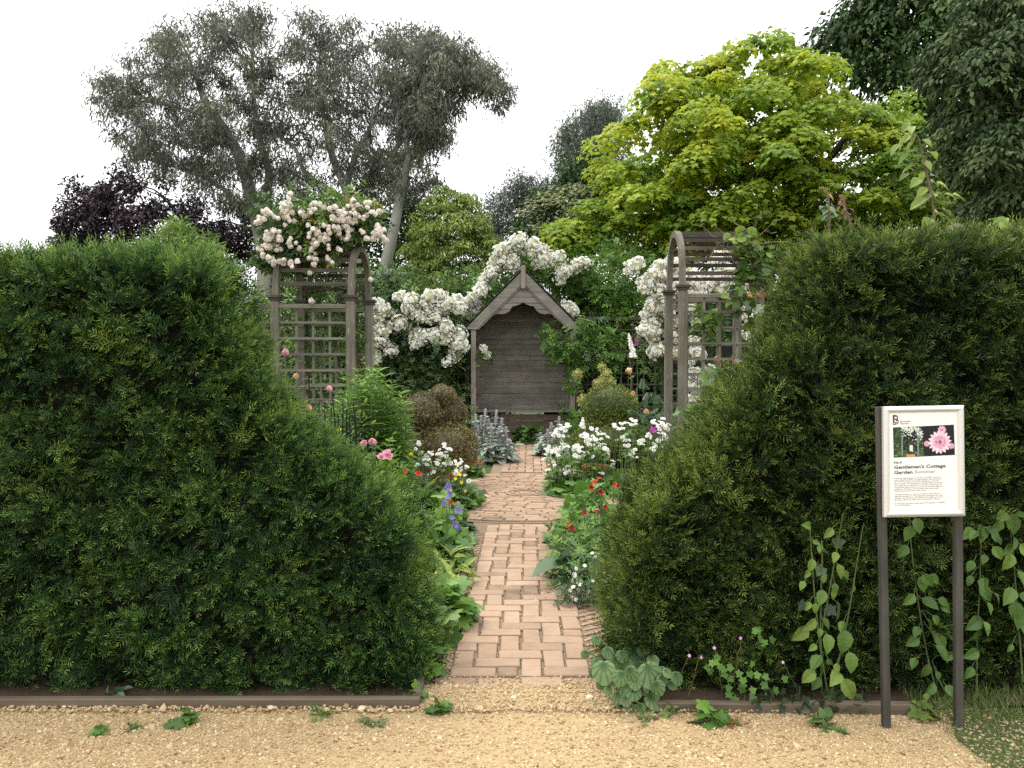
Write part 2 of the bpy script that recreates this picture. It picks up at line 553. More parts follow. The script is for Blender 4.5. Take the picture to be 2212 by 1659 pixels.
def t_rhomb(wd=.2, droop=.0, p=.45):
    V = np.array([(0, 0, 0), (wd / 2, p, .0), (0, 1, -droop), (-wd / 2, p, 0)], float)
    return V, np.array([(0, 1, 2), (0, 2, 3)]), np.zeros(4)


def t_fan(outline, centre, cz=-.06, ctint=-.1, bend=0.0):
    V = np.array([(*centre, cz)] + [(x, y, -bend * ((x * x) + (y * y))) for x, y in outline], float)
    n = len(outline)
    T = np.array([(0, 1 + i, 1 + (i + 1) % n) for i in range(n)])
    A = np.zeros(n + 1)
    A[0] = ctint
    return V, T, A


def polar(fn, n, c=(0, 0)):
    return [(c[0] + fn(a) * math.cos(a), c[1] + fn(a) * math.sin(a)) for a in [i / n * 2 * PI - PI / 2 for i in range(n)]]


def merge(items):
    """items: list of (tpl, P, R, S, tint)"""
    b = MB()
    for tpl, P, R, S, ti in items:
        b.inst(tpl, np.asarray(P).reshape(-1, 3), np.asarray(R).reshape(-1, 3, 3), S, ti)
    V = np.concatenate(b.V)
    A = np.concatenate([np.asarray(a) for a in b.A])
    return V, np.concatenate(b.T), A, np.concatenate(b.M)


OVALP = [(0, .015), (.15, .16), (.4, .25), (.7, .18), (1, 0)]
T_OVAL = t_blade(OVALP, .12, .22)
T_OVALS = t_blade([(0, .02), (.4, .24), (1, 0)], .15, .2)
T_BROAD = t_blade([(0, .02), (.12, .22), (.35, .35), (.65, .28), (.85, .13), (1, 0)], .20, .34)
T_LANCE = t_blade([(0, .02), (.3, .11), (.65, .09), (1, 0)], .2, .35)
T_LANCES = t_blade([(0, .02), (.4, .10), (1, 0)], .15, .3)
T_BOX = t_rhomb(.62)
T_MAPLE = t_fan([(0, -.08), (.22, -.02), (.55, -.12), (.45, .16), (.85, .42), (.45, .5), (.28, .62), (.0, 1.05),
                 (-.28, .62), (-.45, .5), (-.85, .42), (-.45, .16), (-.55, -.12), (-.22, -.02)], (0, .3), .06, -.06, .22)
T_HEART = t_fan(polar(lambda a: (.62 - .24 * math.sin(a) * 0 + .16 * abs(math.cos(a)) + .12 * math.sin(a) - (.42 if abs(a + PI / 2) < .12 else 0)), 26, (0, .55)), (0, .16), .03, -.3, .16)
T_LOBED = t_fan(polar(lambda a: .42 + .34 * abs(math.cos(2.5 * (a - PI / 2))) + (.05 if int(a * 9) % 2 else 0) - (.3 if abs(a + PI / 2) < .15 else 0), 40, (0, .5)), (0, .3), .04, -.1, .1)
T_IVY = t_fan([(0, 0), (.3, -.16), (.48, .05), (.42, .25), (.72, .42), (.32, .6), (0, 1.05), (-.32, .6), (-.72, .42), (-.42, .25), (-.48, .05), (-.3, -.16)], (0, .28), -.05, -.05, .1)


def Rz(a):
    c, s_ = math.cos(a), math.sin(a)
    return np.array([[c, -s_, 0], [s_, c, 0], [0, 0, 1]])


def Rx(a):
    c, s_ = math.cos(a), math.sin(a)
    return np.array([[1, 0, 0], [0, c, -s_], [0, s_, c]])


def Ry(a):
    c, s_ = math.cos(a), math.sin(a)
    return np.array([[c, 0, s_], [0, 1, 0], [-s_, 0, c]])


def t_pinnate(nl=5, leaf=T_OVALS, size=.42):
    it = []
    for i in range(nl):
        if i == nl - 1:
            it.append((leaf, (0, .62, -.05), Rz(0), size, .06))
        else:
            s_ = 1 if i % 2 else -1
            y = .22 + .32 * (i // 2)
            it.append((leaf, (0, y, 0), Rz(s_ * 1.05) @ Ry(.15 * s_), size * (.85 + .1 * (i // 2)), 0))
    it.append((t_rhomb(.03), (0, 0, 0), np.eye(3), .65, 0))
    return merge(it)


T_PIN5 = t_pinnate(5)
T_PIN7 = t_pinnate(7, T_OVALS, .36)
T_FERNY = merge([(t_rhomb(.34), (0, .08 + .10 * (i // 2), 0), Rz((1 if i % 2 else -1) * .95) @ Ry(.2), .36 - .022 * (i // 2), .02 * (i // 2)) for i in range(16)])


def yew_spray(seed):
    r = np.random.default_rng(seed)
    it = []

    def twig(o, ang, L, n, pitch):
        R0 = Rz(ang) @ Rx(pitch)
        it.append((t_rhomb(.045, 0, .2), o, R0, L, -.15))
        for i in range(n):
            t = (i + .6) / n
            for s_ in (-1, 1):
                a = s_ * (1.15 - .55 * t + r.normal(0, .12))
                R = R0 @ Rz(a) @ Rx(r.normal(.12, .18)) @ Ry(r.normal(0, .4))
                it.append((t_rhomb(.17, 0, .5), np.asarray(o) + R0 @ np.array([0, L * t, 0]), R,
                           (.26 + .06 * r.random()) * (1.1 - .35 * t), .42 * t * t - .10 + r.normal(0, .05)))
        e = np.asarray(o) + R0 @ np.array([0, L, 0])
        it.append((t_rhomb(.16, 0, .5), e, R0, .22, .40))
        return R0
    twig((0, 0, 0), 0, 1, 8, r.normal(0, .08))
    twig((0, .25, 0), .75, .5, 4, r.normal(0.1, .1))
    twig((0, .38, 0), -.75, .45, 4, r.normal(0.1, .1))
    return merge(it)


SPRAYS = [yew_spray(i) for i in range(6)]


# ------------------------------------------------------------------ flowers (facing +Z, unit radius)
def radial(tpl, n, tilt, size, r0=0.0, z0=0.0, phase=0.0, tint=0.0, jit=0.0, rr=np.random.default_rng(3)):
    it = []
    for i in range(n):
        a = phase + i / n * 2 * PI + rr.normal(0, jit)
        R = Rz(a) @ Rx(tilt + rr.normal(0, jit))
        it.append((tpl, Rz(a) @ np.array([0, r0, z0]), R, size, tint + rr.normal(0, .06)))
    return it


PETALW = t_blade([(0, .1), (.4, .34), (.8, .36), (1, .16)], .12, -.12)
PETALN = t_blade([(0, .08), (.5, .17), (.85, .15), (1, .03)], .1, .1)


def ball(n=8, m=5, squash=1.0):
    V = [(0, 0, -squash)]
    for j in range(1, m):
        p = -PI / 2 + j / m * PI
        for i in range(n):
            a = i / n * 2 * PI
            V.append((math.cos(p) * math.cos(a), math.cos(p) * math.sin(a), squash * math.sin(p)))
    V.append((0, 0, squash))
    T = []
    for i in range(n):
        k = (i + 1) % n
        T.append((0, 1 + k, 1 + i))
        for j in range(m - 2):
            a, b = 1 + j * n, 1 + (j + 1) * n
            T += [(a + i, a + k, b + k), (a + i, b + k, b + i)]
        a = 1 + (m - 2) * n
        T.append((a + i, a + k, len(V) - 1))
    return np.array(V, float), np.array(T), np.zeros(len(V))


def fl_mesh(name, items, mats, extra=None):
    """items merged as material 0; extra list of (tpl, P, R, S, tint, matindex)"""
    b = MB()
    for tpl, P, R, S, ti in items:
        b.inst((tpl[0], tpl[1], tpl[2]), np.asarray(P).reshape(-1, 3), np.asarray(R).reshape(-1, 3, 3), S, .5 + ti)
    for tpl, P, R, S, ti, mi in (extra or []):
        b.inst((tpl[0], tpl[1], tpl[2]), np.asarray(P).reshape(-1, 3), np.asarray(R).reshape(-1, 3, 3), S, .5 + ti, mi)
    return b.mesh(name, mats)


I3 = np.eye(3)


def pompon(seed, mat):
    r = np.random.default_rng(seed)
    it = []
    for elev, n, sz in ((-.35, 8, .8), (.0, 9, .85), (.4, 8, .8), (.8, 7, .7), (1.15, 5, .6), (1.45, 3, .5)):
        ph = r.uniform(0, 6)
        for i in range(n):
            a = ph + i / n * 6.283 + r.normal(0, .1)
            d = np.array([math.cos(a) * math.cos(elev), math.sin(a) * math.cos(elev), math.sin(elev) * .85])
            D = np.array([-d[0] * .2, -d[1] * .2, 1.0]) + r.normal(0, .2, 3)
            R = frames(D[None], -d[None])[0]
            it.append((PETALW, d * .86 - norm(D) * sz * .45, R, sz, r.normal(0, .14) + .12 * elev))
    return fl_mesh('bloom', it, [mat], [(ball(7, 5), (0, 0, 0), I3, .72, -.15, 0)])


POMPON = [pompon(i, M['blush']) for i in range(3)]
ROSEPINK = [pompon(7, M['pink'])]
ROSEAPR = pompon(8, M['apricot'])


def cupflower(n=5, tilt=.35, mat=None, cmat=None, cs=.22, size=1.0, double=False, seed=1):
    r = np.random.default_rng(seed)
    it = radial(PETALW, n, tilt, size, 0, 0, 0, 0, .08, r)
    if double:
        it += radial(PETALW, n, tilt + .5, size * .7, 0, .05, .5, .1, .1, r)
    return it, [(ball(6, 4, .6), (0, 0, .1), I3, cs, 0, 1)]


def truss(seed, n=20):
    """a domed head of small white double roses"""
    r = np.random.default_rng(seed)
    b = MB()
    for i in range(n):
        u = r.normal(size=3)
        u[2] = abs(u[2]) * .9 - .25
        u = norm(u)
        p = u * np.array([1, 1, .72]) * r.uniform(.75, 1.0)
        R = frames(np.cross(u, r.normal(size=3))[None], u[None] + r.normal(0, .25, 3)[None])[0]
        it, ex = cupflower(5, .42, None, None, .2, 1, True, int(r.integers(1e6)))
        s_ = r.uniform(.24, .34)
        for tpl, P, R2, S, ti in it:
            b.inst((tpl[0], tpl[1], tpl[2]), (R @ (np.asarray(P) * s_) + p)[None], (R @ R2)[None], S * s_, .62 + ti + r.normal(0, .05))
        if i % 2:
            b.inst((ex[0][0][0], ex[0][0][1], ex[0][0][2]), (R @ np.array([0, 0, .1 * s_]) + p)[None], R[None], .16 * s_, .5, 1)
    v, t, a = ball(9, 6)
    b.add(v * np.array([.78, .78, .55]) - np.array([0, 0, .1]), t, .45, 1)
    return b.mesh('flower_truss', [M['white'], M['cream']])


TRUSS = [truss(20 + i, 16 + 4 * i) for i in range(4)]
ASTR = [fl_mesh('flower_head', radial(PETALN, 15, .28, 1, .1, 0, .1 * k, 0, .06) + radial(PETALN, 13, .55, .75, .1, .02, .2, .1, .06), [M['white'], M['cream']],
                [(ball(8, 4, .55), (0, 0, .12), I3, .40, .3, 1)]) for k in range(2)]
DAISY = fl_mesh('daisy_head', radial(PETALN, 14, .08, 1, .1, 0, 0, .2, .05), [M['white'], M['yellow']], [(ball(7, 4, .5), (0, 0, .05), I3, .33, 0, 1)])
_it, _ex = cupflower(5, .28, size=1)
REDF = fl_mesh('bloom', _it, [M['red'], M['darkeye']], [(ball(7, 4, .5), (0, 0, .08), I3, .3, 0, 1)])
REDDEEP = fl_mesh('bloom', [(a, b_, c, d, e - .4) for a, b_, c, d, e in _it], [M['red'], M['darkeye']], [(ball(7, 4, .5), (0, 0, .08), I3, .34, 0, 1)])
YELF = fl_mesh('bloom', _it, [M['yellow'], M['yellow']], _ex)
LILACF = fl_mesh('bloom', radial(PETALW, 5, .2, 1), [M['lilac'], M['yellow']], [(ball(6, 4, .5), (0, 0, .04), I3, .16, 0, 1)])
BELL = fl_mesh('bell', radial(t_blade([(0, .12), (.35, .34), (.7, .30), (1, .03)], .15, .35), 5, .9, 1, .05, 0, 0, 0, .03), [M['violet'], M['white']], [(ball(6, 4), (0, 0, .35), I3, .1, 0, 1)])
IRISF = fl_mesh('bloom', radial(PETALN, 9, .75, 1, .05, 0, 0, 0, .15), [M['magenta']])
POPPY = fl_mesh('bloom', radial(PETALW, 6, .35, 1, 0, 0, 0, .05, .18) + radial(PETALW, 6, .85, .75, 0, .05, .5, -.1, .18), [M['pink']])


def _allium():
    r = np.random.default_rng(5)
    it = []
    for i in range(110):
        u = norm(r.normal(size=3))
        R = frames(u[None], r.normal(size=3)[None])[0]
        it.append((t_rhomb(.16, 0, .85), u * .1, R, .9, r.normal(0, .15)))
    return fl_mesh('seed_head', it, [M['allium']], [(ball(8, 5), (0, 0, 0), I3, .55, -.2, 0)])


ALLIUM = _allium()


# ------------------------------------------------------------------ polygons in the picture plane as crown outlines
def inside(poly, x, y):
    p = np.asarray(poly, float)
    c = np.zeros(x.shape, bool)
    j = len(p) - 1
    for i in range(len(p)):
        a = ((p[i, 1] > y) != (p[j, 1] > y)) & (x < (p[j, 0] - p[i, 0]) * (y - p[i, 1]) / (p[j, 1] - p[i, 1] + 1e-12) + p[i, 0])
        c ^= a
        j = i
    return c


def edist(poly, x, y):
    p = np.asarray(poly, float)
    d = np.full(x.shape, 1e9)
    for i in range(len(p)):
        a, b = p[i - 1], p[i]
        ab = b - a
        t = np.clip(((x - a[0]) * ab[0] + (y - a[1]) * ab[1]) / (ab @ ab + 1e-9), 0, 1)
        d = np.minimum(d, np.hypot(x - a[0] - t * ab[0], y - a[1] - t * ab[1]))
    return d


def sample_poly(poly, n, inset=0.0, r=None):
    r = r or rng
    p = np.asarray(poly, float)
    lo, hi = p.min(0), p.max(0)
    X, Y2, E = [], [], []
    tot = 0
    while tot < n:
        x = r.uniform(lo[0], hi[0], n * 2)
        y = r.uniform(lo[1], hi[1], n * 2)
        k = inside(p, x, y)
        x, y = x[k], y[k]
        e = edist(p, x, y)
        k = e > inset * r.uniform(.5, 1, len(e))
        X.append(x[k])
        Y2.append(y[k])
        E.append(e[k])
        tot += int(k.sum())
    return np.concatenate(X)[:n], np.concatenate(Y2)[:n], np.concatenate(E)[:n]


def crown(b, poly, Y, depth, nc, cr, per, tpl, size, mode='random', squash=.8, tint=(.5, .18), inset=12, rmax=120, front=0.0, tfun=None):
    """leaf clusters spread through a crown volume; the outline gets its own distance and a rounded depth"""
    x, y, e = sample_poly(poly, nc, inset)
    dz = rng.uniform(-1 + front, 1, nc) * depth * np.sqrt(np.clip(e / rmax, .03, 1))
    C = W(x, y, Y - dz)
    r = cr * rng.uniform(.6, 1.35, nc)
    ct = rng.normal(0, tint[1] * .8, nc)
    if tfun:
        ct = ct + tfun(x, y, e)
    k = np.repeat(np.arange(nc), per)
    n = len(k)
    if mode == 'pad':
        a = rng.uniform(0, 2 * PI, n)
        q = np.sqrt(rng.uniform(0, 1, n))
        hgt = np.sqrt(np.clip(1 - q * q, 0, 1)) * squash - .35 * q * q
        off = np.stack([np.cos(a) * q, np.sin(a) * q, hgt + rng.normal(0, .10, n)], -1)
        P = C[k] + off * r[k, None]
        D = np.stack([np.cos(a), np.sin(a), -.35 - .5 * q], -1) + rng.normal(0, .45, (n, 3))
        N = np.stack([np.cos(a) * q * .7, np.sin(a) * q * .7, np.ones(n)], -1) + rng.normal(0, .3, (n, 3))
    elif mode == 'hang':
        off = norm(rng.normal(size=(n, 3))) * (rng.random(n) ** .55)[:, None] * np.array([1.05, 1.05, squash])
        off[:, 2] -= .15 * (off[:, 0] ** 2 + off[:, 1] ** 2)
        P = C[k] + off * r[k, None]
        D = np.array([0, 0, -.8]) + rng.normal(0, .5, (n, 3)) + off * np.array([.3, .3, 0])
        N = rng.normal(0, 1, (n, 3))
    else:
        u = norm(rng.normal(size=(n, 3)))
        off = u * (rng.uniform(.15, 1, n) ** .6)[:, None] * np.array([1, 1, squash])
        P = C[k] + off * r[k, None]
        D = off + rng.normal(0, .6, (n, 3)) + np.array([0, 0, -.15])
        N = off * .6 + np.array([0, 0, .9]) + rng.normal(0, .45, (n, 3))
    S = size * rng.uniform(.65, 1.25, n)
    ti = tint[0] + ct[k] + rng.normal(0, tint[1] * .6, n)
    b.inst(tpl, P, frames(D, N), S, np.clip(ti, 0.02, .98))
    return C


def wiggly(a, b, n, amp, r=None):
    r = r or rng
    a, b = np.asarray(a, float), np.asarray(b, float)
    t = np.linspace(0, 1, n)[:, None]
    p = a + (b - a) * t
    j = np.cumsum(r.normal(0, 1, (n, 3)), 0)
    j = j - j[0] - (j[-1] - j[0]) * t
    return p + j * amp


# ================================================================== THE GROUND
def sheet(name, poly, z, mat, kind='structure'):
    b = MB()
    c = np.mean(np.asarray(poly, float), 0)
    V = [(c[0], c[1], z)] + [(x, y, z) for x, y in poly]
    n = len(poly)
    b.add(V, [(0, 1 + i, 1 + (i + 1) % n) for i in range(n)])
    return tag(b.build(name, mat), kind=kind)


def xc(Y):
    return .037 + .02 * (Y - 3.98)


HWID = .36
CIRC = (xc(9.85), 9.85, 1.72)
sheet('ground', [(400 * math.cos(a), 100 + 400 * math.sin(a)) for a in np.linspace(0, 2 * PI, 48, endpoint=False)], -.02, M['field'])
sheet('gravel_path', [(-30, -12), (30, -12), (30, 3.72), (.52, 3.74), (.46, 4.05), (-.42, 4.05), (-.43, 3.79), (-30, 3.79)], 0.0, M['gravel'])
b = MB()
b.add([(-.42, 3.74, .002), (.48, 3.74, .002), (.48, 3.985, .020), (-.42, 3.985, .020)], [(0, 1, 2), (0, 2, 3)])
tag(b.build('gravel_path', M['gravel']), kind='structure')
b = MB()
for x0, x1, y0 in ((-9, -.40, 3.80), (.45, 9, 3.74)):
    xs, ys = np.linspace(x0, x1, 60), np.linspace(y0, 17.8, 90)
    X, Y = np.meshgrid(xs, ys)
    Z = -.008 + .022 * (snoise(np.stack([X, Y, 0 * X], -1), 3.0, 4) + .6)
    V = np.stack([X, Y, Z], -1).reshape(-1, 3)
    nx = 60
    T = []
    for j in range(89):
        for i in range(59):
            a = j * nx + i
            T += [(a, a + 1, a + nx + 1), (a, a + nx + 1, a + nx)]
    b.add(V, T)
tag(b.build('garden_soil', M['soil'], smooth=True), kind='structure')

# brick path: herringbone, a ring pattern at the crossing, straight courses
b = MB()
ys = np.linspace(3.96, 16.4, 40)
V, T = [], []
for y in ys:
    V += [(xc(y) - .50, y, .007), (xc(y) + .53, y, .007)]
for i in range(39):
    a = 2 * i
    T += [(a, a + 1, a + 3), (a, a + 3, a + 2)]
b.add(V, T, 0.3, 1)
ang = np.linspace(0, 2 * PI, 64, endpoint=False)
b.add([(CIRC[0], CIRC[1], .011)] + [(CIRC[0] + 1.8 * math.cos(a), CIRC[1] + 1.8 * math.sin(a), .011) for a in ang],
      [(0, 1 + i, 1 + (i + 1) % 64) for i in range(64)], 0.3, 1)


def brickpoly(pts, z, tint, bev=.006):
    """a paver from its 4 ground corners"""
    p = np.asarray(pts, float)
    c = p.mean(0)
    z = z - .034 + rng.normal(0, .002)
    tl = rng.normal(0, .004, 2)
    hz = np.array([z + float((q - c) @ tl) for q in p])
    inn = c + (p - c) * (1 - bev / np.maximum(np.linalg.norm(p - c, axis=1, keepdims=True) * .7, .02))
    V = [(x, y, -.03) for x, y in p] + [(x, y, h - bev * .7) for (x, y), h in zip(p, hz)] + [(x, y, h) for (x, y), h in zip(inn, hz)]
    T = []
    for i in range(4):
        j = (i + 1) % 4
        T += [(i, j, 4 + j), (i, 4 + j, 4 + i), (4 + i, 4 + j, 8 + j), (4 + i, 8 + j, 8 + i)]
    T += [(8, 9, 10), (8, 10, 11)]
    b.add(V, T, np.clip(tint, 0, 1), 0)


def brick(cx, cy, lx, ly, rot=0.0, z=.058):
    rot += rng.normal(0, .012)
    c, s_ = math.cos(rot), math.sin(rot)
    q = [(-lx, -ly), (lx, -ly), (lx, ly), (-lx, ly)]
    j = rng.normal(0, .0022, (4, 2))
    brickpoly([(cx + (x / 2) * c - (y / 2) * s_ + j[i, 0], cy + (x / 2) * s_ + (y / 2) * c + j[i, 1]) for i, (x, y) in enumerate(q)], z,
              .5 + rng.normal(0, .2) - (.25 if rng.random() < .06 else 0))


U = .12
for (ya, yb) in ((4.10, 8.05), (11.72, 16.3)):
    nrow = int((yb - ya) / U)
    for j in range(-1, nrow):
        for i in range(-1, 6):
            y0 = ya + j * U
            xx = xc(y0 + .06) - HWID
            m = (i - j) % 4
            if m == 0:
                lo, hi = max(i, 0), min(i + 2, 6)
                if hi > lo and j >= 0:
                    brick(xx + (lo + hi) / 2 * U, y0 + U / 2, (hi - lo) * U - .010, U - .010)
            elif m == 3 and 0 <= i < 6:
                lo, hi = max(j, 0), min(j + 2, nrow)
                if hi > lo:
                    brick(xx + (i + .5) * U, ya + (lo + hi) / 2 * U, U - .020, (hi - lo) * U - .008)
for k in range(4):      # the threshold row laid end to end
    brick(xc(4.03) - .42 + .215 * k + .1, 4.035, .205, .105, 0, .052)
for s_ in (-1, 1):      # narrow slivers set as a zigzag along both sides
    y0 = 4.2
    while y0 < 7.6:
        for q in (-1, 1):
            brick(xc(y0) + s_ * (HWID + .065), y0, .15, .022, q * .62, .046 + .004 * q)
            y0 += .045
for k in range(-4, 5):  # straight courses between herringbone and rings
    pass
r_ = .25
ring = 0
while r_ < CIRC[2]:
    n = max(6, int(2 * PI * (r_ + .055) / .225))
    ph = rng.uniform(0, 1)
    for i in range(n):
        a0, a1 = (i + ph) / n * 2 * PI, (i + 1 + ph) / n * 2 * PI
        g = .009 / (r_ + .05)
        a0 += g
        a1 -= g
        ri, ro = r_, r_ + .099
        pts = [(CIRC[0] + q * math.cos(a), CIRC[1] + q * math.sin(a)) for q, a in ((ri, a0), (ro, a0), (ro, a1), (ri, a1))]
        pts = [np.array(p_) + rng.normal(0, .003, 2) for p_ in pts]
        brickpoly(pts, .060, .48 + rng.normal(0, .15))
    r_ += .115
    ring += 1
# plain courses in the corners beyond the rings, and the side paths
for y0 in np.arange(8.11, 11.7, .115):
    d = abs(y0 - CIRC[1])
    if d > CIRC[2]:
        continue
    xr = math.sqrt(CIRC[2] ** 2 - d * d)
    for s_ in (-1, 1):
        x = xr + .13
        while x < (2.9 if d < .6 else .9):
            brick(CIRC[0] + s_ * x, y0, .205, .103, 0, .054)
            x += .218
tag(b.build('brick_path', [M['brick'], M['joint']]), kind='structure')

# round ribbed cover at the centre of the rings
b = MB()
for i, (r0, r1, z) in enumerate(((0, .07, .030), (.08, .125, .027), (.135, .165, .032), (.175, .20, .027), (.208, .235, .032))):
    n = 40
    V, T = [], []
    for j in range(n):
        a = j / n * 2 * PI
        for r in (r0, r1):
            V.append((CIRC[0] + r * math.cos(a), CIRC[1] + r * math.sin(a), z))
        V.append((CIRC[0] + r1 * math.cos(a), CIRC[1] + r1 * math.sin(a), .0))
    for j in range(n):
        k = (j + 1) % n
        T += [(3 * j, 3 * j + 1, 3 * k + 1), (3 * j, 3 * k + 1, 3 * k), (3 * j + 1, 3 * j + 2, 3 * k + 2), (3 * j + 1, 3 * k + 2, 3 * k + 1)]
    b.add(V, T, .55)
tag(b.build('round_paver', M['brick']), 'round ribbed centre stone in the rings of path bricks', 'paving stone')

# loose stones
icoV, icoT = None, None
phi = (1 + 5 ** .5) / 2
icoV = norm(np.array([(-1, phi, 0), (1, phi, 0), (-1, -phi, 0), (1, -phi, 0), (0, -1, phi), (0, 1, phi), (0, -1, -phi), (0, 1, -phi), (phi, 0, -1), (phi, 0, 1), (-phi, 0, -1), (-phi, 0, 1)], float))
icoT = np.array([(0, 11, 5), (0, 5, 1), (0, 1, 7), (0, 7, 10), (0, 10, 11), (1, 5, 9), (5, 11, 4), (11, 10, 2), (10, 7, 6), (7, 1, 8), (3, 9, 4), (3, 4, 2), (3, 2, 6), (3, 6, 8), (3, 8, 9), (4, 9, 5), (2, 4, 11), (6, 2, 10), (8, 6, 7), (9, 8, 1)])
PEB = []
for k in range(6):
    v = icoV * (1 + rng.normal(0, .16, (12, 1))) * np.array([1, rng.uniform(.65, .95), rng.uniform(.5, .75)])
    PEB.append((v, icoT, np.zeros(12)))
b = MB()


def pebbles(n, xr, yr, size, zf, keep=None):
    x, y = rng.uniform(*xr, n), rng.uniform(*yr, n)
    if keep is not None:
        k = keep(x, y) > rng.random(n)
        x, y = x[k], y[k]
    s_ = size * np.exp(rng.normal(0, .38, len(x)))
    z = zf + s_ * rng.uniform(-.15, .45, len(x))
    for q in range(6):
        m = np.arange(len(x)) % 6 == q
        if m.sum() == 0:
            continue
        d = norm(np.stack([np.cos(x[m] * 997), np.sin(x[m] * 997), rng.normal(0, .25, m.sum())], -1))
        N = np.array([0, 0, 1.0]) + rng.normal(0, .3, (m.sum(), 3))
        b.inst(PEB[q], np.stack([x[m], y[m], z[m]], -1), frames(d, N), s_[m], np.clip(rng.normal(.5, .17, m.sum()), 0, 1))


def dens(x, y):
    bare = np.exp(-((x - .0) / .55) ** 2) * .42 + .30 * np.clip(snoise(np.stack([x, y * 1.5, 0 * x], -1), 2.6, 9), 0, 1)
    return np.clip(.96 - bare, .12, 1)


pebbles(62000, (-2.5, 2.45), (2.75, 3.76), .0046, 0.0, dens)
pebbles(1500, (-.45, .52), (3.97, 4.16), .0046, .019, lambda x, y: np.clip(1.0 - (y - 3.97) / .15, 0, 1) * .8)
for k_ in range(6):      # stones lying on the slight rise up to the bricks
    pebbles(900, (-.43, .50), (3.72 + .045 * k_, 3.765 + .045 * k_), .0047, .003 + .0032 * k_, lambda x, y: .9 - .35 * np.exp(-(x / .3) ** 2))
pebbles(1500, (-2.5, 1.9), (3.70, 3.76), .006, .012)
pebbles(2600, (-.42, .50), (3.70, 4.02), .0048, 0.0, lambda x, y: .95 - .5 * np.exp(-(x / .3) ** 2))
pebbles(2600, (-.42, .60), (3.95, 8.0), .0042, .014, lambda x, y: np.clip(1.2 - .2 * (y - 3.9), .15, 1) * (.35 + .65 * ((np.abs(x - .05) < .36) * (((x - .05 + .36) % .12 < .018) | ((x - .05 + .36) % .12 > .102)))))
pebbles(500, (-.2, .9), (8.0, 15.5), .0065, .026)
o = tag(b.build('gravel_stones', M['pebble'], smooth=False), 'loose pale golden gravel stones over the front path', 'gravel', kind='stuff')

# grass in the near right corner
b = MB()
n = 9000
x, y = rng.uniform(1.85, 2.9, n), rng.uniform(2.7, 3.95, n)
k = (x - 1.83 - .16 * np.clip(3.35 - y, -1, 2) - .05 * np.sin(y * 9)) > rng.uniform(-.02, .12, n)
x, y = x[k], y[k]
D = np.array([0, 0, 1.0]) + rng.normal(0, .55, (len(x), 3))
b.inst(t_blade([(0, .02), (.5, .022), (1, 0)], .1, .35), np.stack([x, y, 0 * x - .005], -1), frames(D, rng.normal(size=(len(x), 3))), rng.uniform(.02, .06, len(x)) * (1 + .6 * (y > 3.6)), np.clip(rng.normal(.45, .22, len(x)), 0, 1))
tag(b.build('grass', M['grass']), 'mown grass verge in the near right corner', 'grass', kind='stuff')
sheet('grass_verge', [(1.93, -2), (9, -2), (9, 3.74), (2.0, 3.74), (1.88, 3.45), (1.90, 3.1)], .004, M['field'])


